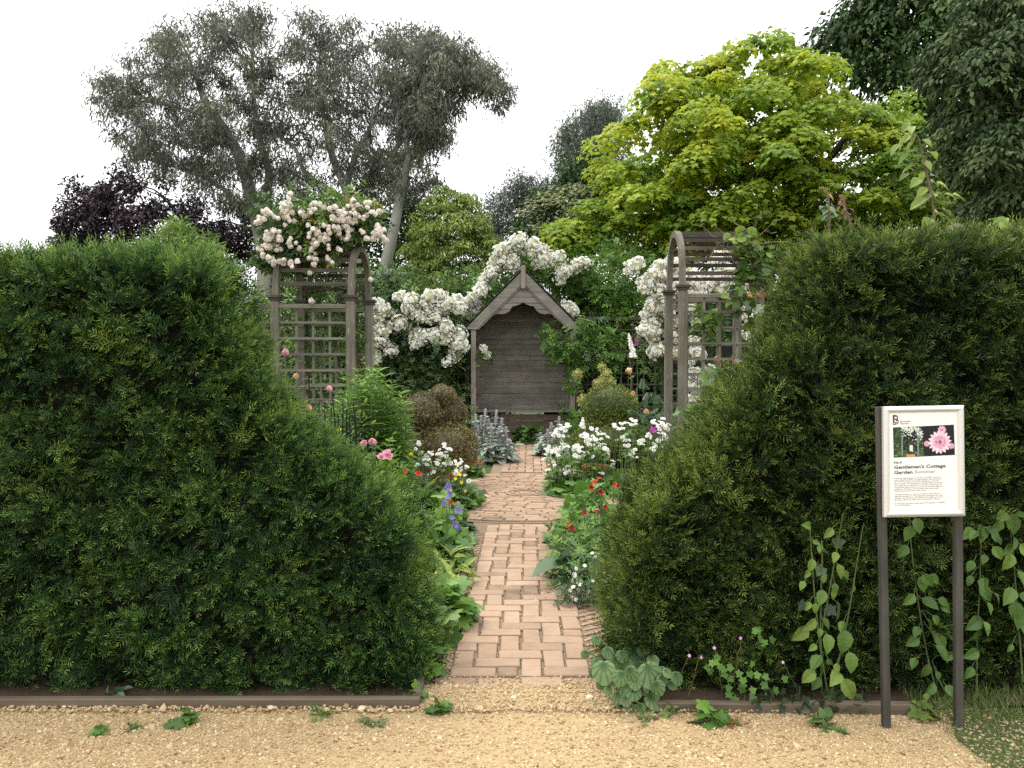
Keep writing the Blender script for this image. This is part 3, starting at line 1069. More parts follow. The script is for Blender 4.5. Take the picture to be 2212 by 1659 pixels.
# ================================================================== HEDGES
def hedge(name, label, prof, Yf, Yb, mat, seed, dens_, normal_mix, zlo=.0, tilt=.12, sweep=.35):
    """prof: (X, z) from the far end to the path end, last point at ground level below the path end"""
    r = np.random.default_rng(seed)
    prof = np.asarray(prof, float)
    root = thing(name, label, 'hedge', (prof[0][0] * .5 + prof[-1][0] * .5, (Yf + Yb) / 2, 0))
    seg = np.linalg.norm(np.diff(prof, axis=0), axis=1)
    cum = np.concatenate([[0], np.cumsum(seg)])
    # solid core, coloured near black to paint in the shade inside the hedge
    b = MB()
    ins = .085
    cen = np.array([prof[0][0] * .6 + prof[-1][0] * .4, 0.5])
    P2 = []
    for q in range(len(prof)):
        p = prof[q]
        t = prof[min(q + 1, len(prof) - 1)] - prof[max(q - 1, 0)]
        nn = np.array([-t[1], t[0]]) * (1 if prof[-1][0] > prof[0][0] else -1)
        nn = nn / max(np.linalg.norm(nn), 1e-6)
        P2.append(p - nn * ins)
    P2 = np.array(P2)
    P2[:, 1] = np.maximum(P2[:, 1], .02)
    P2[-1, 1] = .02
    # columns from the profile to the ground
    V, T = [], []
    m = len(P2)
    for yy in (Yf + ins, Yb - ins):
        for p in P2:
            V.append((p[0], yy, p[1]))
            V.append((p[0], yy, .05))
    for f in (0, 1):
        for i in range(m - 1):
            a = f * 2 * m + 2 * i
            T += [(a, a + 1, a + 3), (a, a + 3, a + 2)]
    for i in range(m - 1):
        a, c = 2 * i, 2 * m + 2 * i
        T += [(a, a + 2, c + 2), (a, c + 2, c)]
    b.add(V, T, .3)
    b.build('shade_core', M['twig'], root)
    # foliage
    b = MB()

    def zt(x):
        o = np.argsort(prof[:, 0])
        return np.interp(x, prof[o, 0], prof[o, 1])
    xlo, xhi = prof[:, 0].min(), prof[:, 0].max()
    # front face
    n = int(dens_ * (xhi - xlo) * 2.2)
    X, Z = r.uniform(xlo, xhi, n), r.uniform(zlo, 2.35, n)
    k = Z < zt(X) - .01
    X, Z = X[k], Z[k]
    Pf = np.stack([X, np.full(len(X), Yf), Z], -1)
    Nf = np.tile([0, -1.0, 0], (len(X), 1))
    # round the upper edge of the face
    dtop = zt(X) - Z
    Pf[:, 1] += .10 * np.clip(1 - dtop / .16, 0, 1) ** 2
    Nf[:, 2] += np.clip(1 - dtop / .16, 0, 1)
    Pf[:, 1] += .03 * np.clip(1 - Z / .3, 0, 1)
    # top and path end
    L = cum[-1]
    n2 = int(dens_ * 1.15 * L * (Yb - Yf))
    s_ = r.uniform(0, L, n2)
    i = np.clip(np.searchsorted(cum, s_) - 1, 0, len(seg) - 1)
    f = (s_ - cum[i]) / seg[i]
    q = prof[i] + (prof[i + 1] - prof[i]) * f[:, None]
    t = (prof[i + 1] - prof[i]) / seg[i][:, None]
    sg = 1 if prof[-1][0] > prof[0][0] else -1
    nn = np.stack([-t[:, 1], t[:, 0]], -1) * sg
    yy = r.uniform(Yf, Yb, n2)
    Pt = np.stack([q[:, 0], yy, q[:, 1]], -1)
    Nt = np.stack([nn[:, 0], 0 * yy, nn[:, 1]], -1)
    ef = np.clip(1 - (yy - Yf) / .15, 0, 1)
    Pt -= Nt * (.09 * ef ** 2)[:, None]
    Nt[:, 1] -= ef * .8
    k = Pt[:, 2] > zlo
    Pt, Nt = Pt[k], Nt[k]
    P = np.concatenate([Pf, Pt])
    N = norm(np.concatenate([Nf, Nt]))
    top = np.concatenate([np.zeros(len(Pf)), np.ones(len(Pt))])
    P = P + N * (.024 * snoise(P, 4.0, seed)[:, None] + .026 * snoise(P, 13.0, seed + 1)[:, None] - r.uniform(0, .09, (len(P), 1)))
    up = np.array([0, 0, 1.0])
    # short old growth under a layer of longer young sprays
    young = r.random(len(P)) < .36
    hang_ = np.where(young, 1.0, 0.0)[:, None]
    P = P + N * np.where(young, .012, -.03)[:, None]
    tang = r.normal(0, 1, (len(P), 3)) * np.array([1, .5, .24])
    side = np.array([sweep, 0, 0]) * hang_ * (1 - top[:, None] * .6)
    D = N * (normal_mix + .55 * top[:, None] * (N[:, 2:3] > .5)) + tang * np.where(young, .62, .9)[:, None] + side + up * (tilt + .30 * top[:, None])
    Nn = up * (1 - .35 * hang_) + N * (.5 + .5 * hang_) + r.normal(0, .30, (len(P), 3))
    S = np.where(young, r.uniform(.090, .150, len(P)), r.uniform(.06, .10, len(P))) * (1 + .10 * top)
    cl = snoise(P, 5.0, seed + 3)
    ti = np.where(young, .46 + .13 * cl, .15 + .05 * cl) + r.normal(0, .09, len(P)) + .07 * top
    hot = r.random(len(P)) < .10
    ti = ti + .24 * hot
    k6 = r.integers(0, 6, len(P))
    for v in range(6):
        m_ = k6 == v
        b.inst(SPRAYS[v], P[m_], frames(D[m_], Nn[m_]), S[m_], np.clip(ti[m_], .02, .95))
    b.build('foliage', mat, root)
    return root


LPROF = [(-3.3, 2.05), (-2.4, 2.06), (-1.9, 2.09), (-1.56, 2.07), (-1.47, 1.98), (-1.425, 1.78), (-1.35, 1.56), (-1.26, 1.38), (-1.15, 1.25), (-1.03, 1.13),
         (-.85, 1.00), (-.67, .89), (-.56, .76), (-.505, .58), (-.48, .34), (-.47, .02)]
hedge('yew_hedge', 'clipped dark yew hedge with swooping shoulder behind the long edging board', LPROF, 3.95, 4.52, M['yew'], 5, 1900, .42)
RPROF = [(3.3, 2.14), (2.5, 2.14), (1.9, 2.16), (1.61, 2.17), (1.53, 2.10), (1.47, 1.92), (1.39, 1.66), (1.26, 1.48), (1.11, 1.35), (.97, 1.18), (.83, 1.01), (.69, .86),
         (.61, .70), (.575, .48), (.56, .2), (.56, .02)]
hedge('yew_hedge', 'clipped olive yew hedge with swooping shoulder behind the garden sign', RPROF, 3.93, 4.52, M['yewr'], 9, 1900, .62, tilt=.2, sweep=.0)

# edging boards
b = MB()
b.beam((-3.4, 3.77, .006), (-.425, 3.77, .010), .04, .08, tint=.5, bev=.006)
tag(b.build('edging_board', M['edge']), 'long weathered timber board edging the gravel below the left hedge', 'edging board')
b = MB()
b.beam((-.447, 3.795, .016), (-.447, 4.05, .018), .04, .08, tint=.4, bev=.006)
tag(b.build('edging_board', M['edge']), 'short stub of timber edging turning in beside the brick path', 'edging board')
b = MB()
b.beam((.66, 3.74, .004), (1.34, 3.72, .003), .04, .08, tint=.45, bev=.006)
tag(b.build('edging_board', M['edge']), 'timber edging board half hidden by weeds beside the broad silver veined leaves', 'edging board')
b = MB()
b.beam((1.345, 3.722, .010), (1.86, 3.70, .012), .04, .08, tint=.65, bev=.006)
tag(b.build('edging_board', M['edge']), 'bare timber edging board behind the posts of the sign', 'edging board')

# ================================================================== ARCHES
def post(root, x, y, z0, z1, wd, mat, capmat):
    p = MB().beam((x, y, z0), (x, y, z1), wd, wd, up=(0, 1, 0), tint=rng.uniform(.3, .6), bev=.008).build('post', mat, root)
    b = MB()
    b.beam((x, y, z1), (x, y, z1 + .03), wd * 1.35, wd * 1.35, up=(0, 1, 0), tint=.3, bev=.01)
    b.beam((x, y, z1 + .03), (x, y, z1 + .055), wd * 1.75, wd * 1.75, up=(0, 1, 0), tint=.25, bev=.012)
    b.build('cap', capmat, p)


def lattice(root, a, c, z0, z1, nv, dz, mat, t=.026, name='lattice_panel', rail=.05):
    a, c = np.asarray(a, float), np.asarray(c, float)
    d = norm(c - a)
    pn = np.array([-d[1], d[0]])
    b = MB()
    b.beam((*a, z1), (*c, z1), .05, rail, tint=.55, bev=.005)
    z = z1 - dz
    while z > z0:
        q = pn * rng.normal(0, .002)
        b.beam((*(a + q), z), (*(c + q), z + rng.normal(0, .004)), .022, t, tint=rng.uniform(.3, .75))
        z -= dz
    for i in range(1, nv):
        p = a + (c - a) * i / nv + pn * .025
        b.beam((*p, z0), (*(p + d * rng.normal(0, .004)), z1 - rail / 2), .022, t, up=(d[0], d[1], 0), tint=rng.uniform(.3, .75))
    return b.build(name, mat, root)


def hoop(root, a, c, z, rise, wd, th):
    """a tall rounded hoop standing on two posts"""
    a, c = np.asarray(a, float), np.asarray(c, float)
    m, h = (a + c) / 2, (c - a) / 2
    hl = np.linalg.norm(h)
    d = h / hl
    pn = np.array([-d[1], d[0]])
    n = 22
    V = []
    for i in range(n + 1):
        t = PI * i / n
        for ro in (1.0, 1 - th / rise * 1.25):
            r_h = hl * (ro if ro == 1 else 1 - th / hl)
            p = m - d * math.cos(t) * r_h
            zz = z + rise * ro * math.sin(t) ** .82
            for s_ in (-1, 1):
                V.append((*(p + pn * s_ * wd / 2), zz))
    T = []
    for i in range(n):
        o, q = 4 * i, 4 * i + 4
        for e in ((0, 1), (1, 3), (3, 2), (2, 0)):
            T += [(o + e[0], o + e[1], q + e[1]), (o + e[0], q + e[1], q + e[0])]
    MB().add(V, T, .4).build('hoop', M['wood_l'], root)
    return m, d, hl


def arch(label, nl, nr, fl, fr, zc, rise, wd, nsl):
    root = thing('garden_arch', label, 'garden arch', ((nl[0] + fr[0]) / 2, (nl[1] + fr[1]) / 2, 0))
    for p in (nl, nr, fl, fr):
        post(root, p[0], p[1], 0, zc - .055, wd, M['wood_l'], M['slat'])
    for a, c in ((nl, fl), (nr, fr)):
        hoop(root, a, c, zc, rise, wd * .72, wd * .62)
    b = MB()
    for i in range(nsl):
        t = PI * (i + .6) / (nsl + .2)
        e = []
        for a, c in ((nl, fl), (nr, fr)):
            a, c = np.asarray(a, float), np.asarray(c, float)
            m, h = (a + c) / 2, (c - a) / 2
            p = m - h * math.cos(t) * .93
            e.append((*p, zc + (rise - .03) * math.sin(t) ** .82))
        b.beam(e[0], e[1], .026, .042, tint=rng.uniform(.2, .7))
    b.build('roof_slats', M['slat'], root)
    g = wd / 2
    lattice(root, (nl[0] + g, nl[1]), (nr[0] - g, nr[1]), .3, zc - .12, 4, .178, M['wood_x'], name='side_lattice')
    lattice(root, (fl[0] + g, fl[1]), (fr[0] - g, fr[1]), .3, zc - .12, 4, .178, M['wood_x'], name='side_lattice')
    return root


arch('weathered timber arch under the pale pink rose', (-2.64, 9.2), (-1.80, 9.2), (-2.53, 9.92), (-1.715, 9.92), 2.335, .60, .092, 11)
arch('weathered timber arch with bare roof slats and white roses behind', (1.925, 9.3), (2.78, 9.3), (1.905, 10.03), (2.735, 10.03), 2.46, .66, .092, 12)
o = thing('trellis', 'short timber trellis running from the rose covered arch towards the hedge', 'trellis', (-2.95, 8.6, 0))
lattice(o, (-2.70, 9.15), (-3.35, 7.85), .3, 2.21, 15, .178, M['wood_y'], name='lattice')
# dark trellis fence along the back, one length each side of the arbour
for x0, x1, lab in ((-6.5, -.86, 'dark square trellis fence behind the white roses beside the left of the seat'), (1.30, 6.5, 'dark square trellis fence half covered by climbing leaves beside the right of the seat')):
    o = thing('trellis_fence', lab, 'fence', ((x0 + x1) / 2, 16.6, 0))
    n = int(abs(x1 - x0) / .22)
    lattice(o, (x0, 16.6), (x1, 16.6), .1, 2.46, n, .22, M['trellis'], t=.03, name='lattice', rail=.07)
    for x in np.linspace(x0 + .05, x1 - .05, 4):
        MB().beam((x, 16.68, 0), (x, 16.68, 2.52), .09, .09, up=(0, 1, 0), tint=.4).build('post', M['trellis'], o)

# ================================================================== ARBOUR SEAT
AX, AY = .216, 16.0
ar = thing('arbour_seat', 'weathered wooden arbour seat with pointed roof and scalloped gable', 'arbour', (AX, AY + .5, 0))
ZA, ZE, HW = 3.37, 2.225, 1.13
slope = (ZA - ZE) / HW
for s_ in (-1, 1):
    MB().beam((AX + s_ * .965, AY + .05, 0), (AX + s_ * .965, AY + .05, ZE + .06), .095, .095, up=(0, 1, 0), tint=.5, bev=.006).build('post', M['arbz'], ar)
    MB().beam((AX + s_ * .93, AY + .95, 0), (AX + s_ * .93, AY + .95, ZE + .06), .085, .085, up=(0, 1, 0), tint=.3, bev=.006).build('post', M['arbz'], ar)
# gable of level boards with a scalloped lower edge
SC = [(0, 498), (16, 507), (32, 515), (52, 521), (74, 526), (80, 536), (90, 553), (105, 566), (125, 575), (150, 578), (178, 575), (190, 580), (207, 592), (230, 610), (255, 628), (280, 642), (300, 652), (330, 668)]
scx = np.array([p[0] for p in SC]) * .5426 / 1.7143 * AY / FPX
scz = EYE + (781 - (850 + np.array([p[1] for p in SC]) * .5426) / 1.7143) * AY / FPX
b = MB()
NX = 96
xs = np.linspace(-HW + .16, HW - .16, NX + 1)
zt_ = ZA - .10 - slope * np.abs(xs)
zb_ = np.interp(np.abs(xs), scx, scz)
ch = .118
k = 0
z = ZE - .2
while z < ZA:
    z0, z1 = z, z + ch - .007
    ti = rng.uniform(.35, .65)
    for i in range(NX):
        a0, a1 = max(z0, zb_[i]), min(z1, zt_[i])
        c0, c1 = max(z0, zb_[i + 1]), min(z1, zt_[i + 1])
        if a1 <= a0 and c1 <= c0:
            continue
        a1, c1 = max(a0, a1), max(c0, c1)
        x0, x1 = AX + xs[i], AX + xs[i + 1]
        y0, y1 = AY + .012, AY + .035
        b.add([(x0, y0, a0), (x1, y0, c0), (x1, y0, c1), (x0, y0, a1), (x0, y1, a0), (x1, y1, c0), (x1, y1, c1), (x0, y1, a1)],
              [(0, 1, 2), (0, 2, 3), (4, 6, 5), (4, 7, 6), (0, 4, 5), (0, 5, 1), (3, 2, 6), (3, 6, 7)], ti)
    z += ch
b.add([(AX - HW + .3, AY + .04, ZE + .2), (AX + HW - .3, AY + .04, ZE + .2), (AX, AY + .04, ZA - .12)], [(0, 1, 2)], .1) if False else None
b.build('gable', M['arbx'], ar)


def prism(b, poly, y0, y1, tint=.5):
    n = len(poly)
    V = [(x, y0, z) for x, z in poly] + [(x, y1, z) for x, z in poly]
    T = []
    for i in range(n):
        j = (i + 1) % n
        T += [(i, j, n + j), (i, n + j, n + i)]
    for i in range(1, n - 1):
        T += [(0, i, i + 1), (n, n + i + 1, n + i)]
    b.add(V, T, tint)
    return b


for s_ in (-1, 1):
    pl = [(AX + s_ * .001, ZA), (AX + s_ * HW, ZE), (AX + s_ * (HW - .235), ZE), (AX + s_ * .001, ZA - .25)]
    prism(MB(), pl, AY - .03, AY + .008, .55).build('barge_board', M['arbx'], ar)
    pl = [(AX + s_ * .001, ZA - .252), (AX + s_ * (HW - .236), ZE + .0), (AX + s_ * (HW - .275), ZE + .0), (AX + s_ * .001, ZA - .29)]
    prism(MB(), pl, AY - .015, AY + .010, .45).build('trim', M['arbx'], ar)
    # roof slope of overlapping shingle rows
    b = MB()
    for k in range(9):
        t0, t1 = k / 9, (k + 1) / 9 + .02
        x0, z0 = s_ * HW * 1.03 * t0, ZA + .03 - (ZA - ZE) * 1.03 * t0
        x1, z1 = s_ * HW * 1.03 * t1, ZA + .03 - (ZA - ZE) * 1.03 * t1
        y = AY - .05
        while y < AY + 1.15:
            wd = rng.uniform(.1, .18)
            dz = .012 + rng.normal(0, .004)
            V = [(AX + x0, y, z0), (AX + x0, y + wd, z0), (AX + x1, y + wd, z1 + dz), (AX + x1, y, z1 + dz)]
            V = V + [(p[0], p[1], p[2] + .02) for p in V]
            b.add(V, [(0, 1, 2), (0, 2, 3), (4, 6, 5), (4, 7, 6), (0, 4, 5), (0, 5, 1), (1, 5, 6), (1, 6, 2), (2, 6, 7), (2, 7, 3), (3, 7, 4), (3, 4, 0)], rng.random())
            y += wd + .004
    b.build('roof_slope', M['shingle'], ar)
MB().beam((AX, AY - .055, ZA - .36), (AX, AY - .055, ZA + .085), .085, .05, up=(0, 1, 0), tint=.5, bev=.006).build('finial', M['arbz'], ar)
b = MB()
z = .66
while z < 2.75:
    hw_ = .90 if z < ZE else max(.1, .90 - (z - ZE) / slope * .9)
    cuts = sorted([-hw_, hw_] + ([rng.uniform(-.4, .4)] if rng.random() < .6 else []))
    for p, q in zip(cuts[:-1], cuts[1:]):
        b.beam((AX + p + .002, AY + .98, z), (AX + q - .002, AY + .98 + rng.normal(0, .002), z), .025, .1105, tint=rng.uniform(.25, .75), bev=.005)
    z += .1125
prism(b, [(AX - .91, .62), (AX + .91, .62), (AX + .91, ZE - .02), (AX, ZA - .12), (AX - .91, ZE - .02)], AY + .996, AY + 1.01, .2)
b.build('back_boards', M['arbx'], ar)
MB().box((AX - .93, AY + .50, .585), (AX + .93, AY + .965, .625), .55).build('seat', M['arbx'], ar)
b = MB()
for z in (.1, .225, .35, .475):
    b.beam((AX - .9, AY + .60, z), (AX + .9, AY + .60, z), .022, .118, tint=rng.uniform(.2, .5), bev=.005)
b.build('seat_front', M['edge'], ar)
for s_ in (-1, 1):
    b = MB()
    for z in np.arange(.2, 2.2, .16):
        b.beam((AX + s_ * .945, AY + .12, z), (AX + s_ * .945, AY + .9, z), .02, .022, tint=.3)
    for y in np.arange(.22, .9, .16):
        b.beam((AX + s_ * .965, AY + y, .05), (AX + s_ * .965, AY + y, 2.2), .022, .02, up=(0, 1, 0), tint=.3)
    b.build('side_lattice', M['arbz'], ar)
    MB().beam((AX + s_ * .90, AY + .14, .99), (AX + s_ * .90, AY + .94, .99), .06, .03, tint=.5, bev=.006).build('armrest', M['wood_y'], ar)

# ================================================================== TREES BEYOND
def trunkpx(b, pts, Y, r0, r1, n=8, wob=0.0, tint=.5):
    P = np.array([W(float(x), float(y), Y + (q[0] if q else 0)) for x, y, *q in pts])
    # smooth
    m = len(P)
    t = np.linspace(0, m - 1, m * 5)
    Q = np.stack([np.interp(t, np.arange(m), P[:, i]) for i in range(3)], -1)
    for _ in range(2):
        Q[1:-1] = (Q[:-2] + 2 * Q[1:-1] + Q[2:]) / 4
    if wob:
        Q[1:-1] += rng.normal(0, wob, (len(Q) - 2, 3))
    b.tube(Q, np.linspace(r0, r1, len(Q)), n, tint)
    return Q


def twigs(b, nodes, C, n, r0, r1, sag=.0):
    """limbs from the nearest trunk points out to leaf clusters"""
    nodes = np.asarray(nodes)
    for c in C[rng.permutation(len(C))[:n]]:
        d = np.linalg.norm(nodes - c, axis=1) + np.where(nodes[:, 2] > c[2] + .3, 4.0, 0)
        a = nodes[np.argmin(d)]
        p = wiggly(a, c, 7, .04 * np.linalg.norm(c - a) * .5)
        p[1:-1, 2] += np.sin(np.linspace(0, PI, 5)) * .08 * np.linalg.norm(c - a)
        b.tube(p, np.linspace(r0, r1, 7), 4, rng.uniform(.3, .7))


def tree(name, label, cat, base, Y, limbs, poly, leaf, bark, nc, cr, per, tpl, size, depth, mode='random', group=None, ntw=40, twr=(.05, .012), extra=None, **kw):
    bx = W(*base, Y)
    root = thing(name, label, cat, (bx[0], Y, 0), group)
    bt = MB()
    nodes = []
    p0 = np.array([bx[0], Y, -.02])
    for i, L in enumerate(limbs):
        pts, r0, r1 = L
        Q = trunkpx(bt, pts, Y, r0, r1)
        nodes.append(Q)
    if not limbs or limbs[0][0][0][1] < 1200:
        top = nodes[0][0] if nodes else W(base[0], base[1] - 30, Y)
        r = limbs[0][1] if limbs else .15
        bt.tube(wiggly(p0, top, 6, .02), np.linspace(r * 1.5, r, 6), 8)
        nodes.append(wiggly(p0, top, 6, 0)[3:])
    bl = MB()
    C = crown(bl, poly, Y, depth, nc, cr, per, tpl, size, mode, **kw)
    if extra:
        extra(bl, root)
    if ntw:
        twigs(bt, np.concatenate(nodes), C, ntw, *twr)
    bt.build('trunk', bark, root, smooth=True)
    bl.build('crown', leaf, root)
    return root, C


GUM = t_blade([(0, .01), (.4, .085), (1, 0)], .05, -.12)
g_ = 'tall gum trees beyond the garden'
E1 = [(195, 165), (235, 100), (310, 95), (345, 45), (420, 30), (470, 2), (540, -30), (590, 10), (612, 90), (610, 200), (600, 330), (600, 430), (590, 500), (520, 480), (440, 440), (370, 400), (300, 385), (262, 350), (240, 310), (205, 270), (188, 205)]
tree('gum_tree', 'tall grey gum tree at the left with pale limb slanting up to the left', 'tree', (560, 560), 27,
     [([(575, 560), (555, 470), (520, 340), (480, 270), (440, 215), (418, 150)], .26, .07), ([(560, 480), (585, 380), (560, 300), (548, 220), (545, 100)], .16, .05),
      ([(500, 420), (440, 380), (380, 360), (300, 340)], .09, .03), ([(470, 260), (380, 230), (280, 200)], .07, .02)],
     E1, M['euc'], M['barkp'], 360, .50, 112, GUM, .21, 2.6, 'hang', g_, 90, (.05, .012), squash=.8, inset=14, tint=(.46, .22))
E2 = [(600, 95), (628, 28), (660, 12), (700, 45), (735, 25), (800, 45), (850, 40), (905, 50), (955, 75), (985, 95), (985, 210), (950, 300), (905, 350), (860, 420), (790, 455), (700, 465), (610, 440), (580, 330), (595, 200)]
tree('gum_tree', 'tall grey gum tree in the middle with forked pale trunk above the blush roses', 'tree', (765, 560), 26,
     [([(765, 560), (762, 445), (745, 400), (722, 350), (705, 290)], .22, .08), ([(765, 470), (735, 425), (690, 400), (655, 370), (640, 320), (600, 290)], .12, .04),
      ([(762, 440), (790, 390), (840, 345), (870, 300), (885, 250), (890, 140)], .13, .04), ([(745, 400), (770, 330), (800, 280), (830, 190)], .11, .03), ([(870, 300), (930, 260), (965, 225)], .06, .02),
      ([(705, 290), (690, 200), (690, 110)], .07, .02)],
     E2, M['euc'], M['barkp'], 335, .48, 112, GUM, .21, 2.4, 'hang', g_, 90, (.045, .012), squash=.8, inset=14, tint=(.46, .22))
E3 = [(905, 70), (960, 60), (1010, 80), (1045, 105), (1080, 150), (1106, 190), (1098, 235), (1068, 250), (1045, 215), (1000, 235), (985, 290), (962, 330), (935, 330), (950, 392), (915, 420), (860, 420), (835, 380), (855, 300), (870, 180)]
tree('gum_tree', 'leaning gum tree on the right of the group with smooth pale trunk', 'tree', (835, 570), 24,
     [([(832, 575), (850, 500), (865, 420), (880, 350), (905, 310), (940, 270), (965, 235), (985, 190), (1030, 150)], .17, .03), ([(885, 345), (870, 290), (855, 265)], .08, .03),
      ([(940, 270), (990, 215), (1050, 170)], .06, .02)],
     E3, M['euc'], M['barkp'], 165, .42, 125, GUM, .20, 1.8, 'hang', g_, 60, (.04, .01), squash=.8, inset=10, tint=(.48, .22))

g_ = 'purple leaved trees'
P1 = [(95, 535), (118, 500), (106, 460), (130, 425), (152, 385), (180, 378), (205, 392), (240, 380), (252, 420), (275, 470), (280, 560), (100, 560)]
tree('copper_beech', 'dark purple leaved tree at the far left against the white sky', 'tree', (190, 560), 32, [([(190, 560), (190, 480), (200, 420)], .2, .05)], P1, M['purple'], M['barkd'], 105, .40, 95, T_OVALS, .16, 1.8, 'random', g_, 40, (.05, .015), inset=12, squash=.7)
P2 = [(240, 420), (250, 360), (300, 340), (360, 370), (440, 410), (540, 440), (610, 500), (620, 580), (260, 590)]
tree('copper_beech', 'dark purple leaved tree partly behind the left gum tree', 'tree', (400, 590), 31, [([(400, 590), (400, 480)], .25, .1)], P2, M['purple'], M['barkd'], 120, .5, 110, T_OVALS, .18, 1.6, 'random', g_, 20, (.05, .015), inset=10)
tree('purple_conifer', 'small dark purple spire top behind the golden maple', 'tree', (1730, 300), 30, [([(1730, 300), (1730, 100)], .1, .03)], [(1722, 75), (1735, 75), (1765, 180), (1765, 300), (1690, 300), (1695, 180)], M['purple'], M['barkd'], 50, .4, 90, T_OVALS, .15, .8, 'random', None, 10, inset=4)

# golden maple
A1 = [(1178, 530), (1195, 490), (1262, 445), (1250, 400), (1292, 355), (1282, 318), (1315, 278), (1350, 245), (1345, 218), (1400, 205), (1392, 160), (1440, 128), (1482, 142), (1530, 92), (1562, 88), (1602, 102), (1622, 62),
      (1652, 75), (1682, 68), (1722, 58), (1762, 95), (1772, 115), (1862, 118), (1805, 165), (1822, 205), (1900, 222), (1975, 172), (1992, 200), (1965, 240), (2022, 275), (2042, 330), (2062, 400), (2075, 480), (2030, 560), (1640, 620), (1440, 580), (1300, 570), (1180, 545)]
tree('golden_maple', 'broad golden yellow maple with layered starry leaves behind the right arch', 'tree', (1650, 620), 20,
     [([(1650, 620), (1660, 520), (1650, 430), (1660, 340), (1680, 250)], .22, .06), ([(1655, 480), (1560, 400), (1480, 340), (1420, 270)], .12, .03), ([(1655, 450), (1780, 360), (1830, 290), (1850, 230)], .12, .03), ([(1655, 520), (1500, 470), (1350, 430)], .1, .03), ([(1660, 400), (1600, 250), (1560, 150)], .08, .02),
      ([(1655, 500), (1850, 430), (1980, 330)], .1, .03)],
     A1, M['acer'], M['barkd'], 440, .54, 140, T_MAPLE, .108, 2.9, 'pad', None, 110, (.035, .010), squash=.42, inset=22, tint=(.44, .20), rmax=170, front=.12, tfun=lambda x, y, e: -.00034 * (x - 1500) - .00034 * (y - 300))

# right hand dark trees
D1 = [(1760, 150), (1775, 105), (1800, 62), (1845, 28), (1870, -20), (1900, -60), (2500, -60), (2500, 620), (2040, 600), (1980, 380), (1940, 260), (1860, 215)]
tree('oak_tree', 'tall dark green tree filling the upper right behind the golden maple', 'tree', (2150, 600), 25, [([(2150, 600), (2140, 300), (2100, 60)], .4, .12)], D1, M['dark'], M['barkd'], 430, .95, 150, T_OVALS, .23, 3.4, 'pad', None, 60, (.06, .02), squash=.6, inset=22, tint=(.5, .2), rmax=200)
D2 = [(1998, 160), (2015, 110), (2060, 70), (2090, 15), (2130, -40), (2500, -50), (2500, 520), (2100, 515), (2060, 480), (2035, 400), (2045, 330), (2010, 300), (2030, 240)]
tree('chestnut_tree', 'grey green broad leaved tree at the right edge above the olive hedge', 'tree', (2250, 520), 14, [([(2300, 560), (2290, 300), (2270, 100)], .25, .1)], D2, M['grey'], M['barkd'], 340, .46, 150, T_OVAL, .115, 2.0, 'pad', None, 50, (.03, .01), squash=.6, inset=18, tint=(.45, .25))

# middle distance
tree('birch_tree', 'soft grey weeping tree showing left of the golden maple', 'tree', (1270, 520), 42, [([(1275, 520), (1285, 400), (1300, 240)], .2, .04)], [(1195, 345), (1184, 295), (1212, 280), (1222, 250), (1252, 225), (1300, 208), (1345, 215), (1365, 300), (1360, 420), (1270, 430), (1205, 400)], M['far'], M['barkp'], 110, .8, 140, T_LANCES, .25, 2.5, 'hang', None, 30, (.05, .02), squash=1.1, inset=10)
tree('willow_tree', 'distant blue grey bushy tree in the dip of the skyline', 'tree', (1120, 540), 48, [([(1120, 540), (1130, 400)], .25, .08)], [(1025, 500), (1045, 440), (1078, 392), (1120, 368), (1175, 362), (1205, 395), (1240, 420), (1250, 560), (1030, 560)], M['far'], M['barkd'], 150, .95, 130, T_LANCES, .28, 2.5, 'random', None, 20, (.06, .02), inset=10, tint=(.35, .15))
tree('holly_tree', 'dark green rounded tree between the birch and the golden maple', 'tree', (1240, 520), 33, [([(1240, 520), (1245, 400)], .2, .08)], [(1205, 390), (1225, 345), (1260, 330), (1310, 350), (1330, 420), (1320, 520), (1215, 520)], M['dark'], M['barkd'], 80, .7, 120, T_OVALS, .2, 1.6, 'random', None, 10, inset=8)


def bracts(b, root):
    x, y, e = sample_poly([(1140, 420), (1190, 395), (1260, 400), (1275, 470), (1230, 520), (1150, 540), (1120, 500)], 26, 4)
    bb = MB()
    for xx, yy in zip(x, y):
        c = W(xx, yy, 22 - 1.6)
        n = 26
        P = c + rng.normal(0, 1, (n, 3)) * np.array([.30, .22, .035])
        bb.inst(T_OVALS, P, frames(rng.normal(0, 1, (n, 3)) * np.array([1, 1, .2]), np.array([0, 0, 1.0]) + rng.normal(0, .3, (n, 3))), rng.uniform(.10, .15, n), np.clip(rng.normal(.4, .25, n), 0, 1))
    bb.build('blossom', M['cream'], root)


tree('dogwood_tree', 'tiered green tree with cream bracts left of the golden maple', 'tree', (1200, 620), 22, [([(1200, 620), (1205, 480)], .12, .05)], [(1105, 540), (1125, 470), (1150, 415), (1200, 388), (1255, 395), (1285, 440), (1290, 620), (1110, 620)], M['dark'], M['barkd'], 120, .42, 100, T_OVALS, .13, 1.4, 'pad', None, 20, (.03, .01), extra=bracts, squash=.35, inset=8, tint=(.6, .2))
tree('lime_tree', 'yellow green feathery tree behind the white roses', 'tree', (970, 680), 23, [([(970, 690), (968, 560), (965, 450)], .1, .03)], [(872, 560), (895, 470), (925, 420), (965, 398), (985, 415), (1020, 412), (1050, 445), (1062, 500), (1095, 560), (1060, 690), (880, 690)], M['lime'], M['barkd'], 330, .30, 100, T_OVALS, .10, 1.5, 'pad', None, 40, (.03, .01), squash=.4, inset=8, tint=(.52, .2))
g_ = 'mid green trees behind the back trellis'
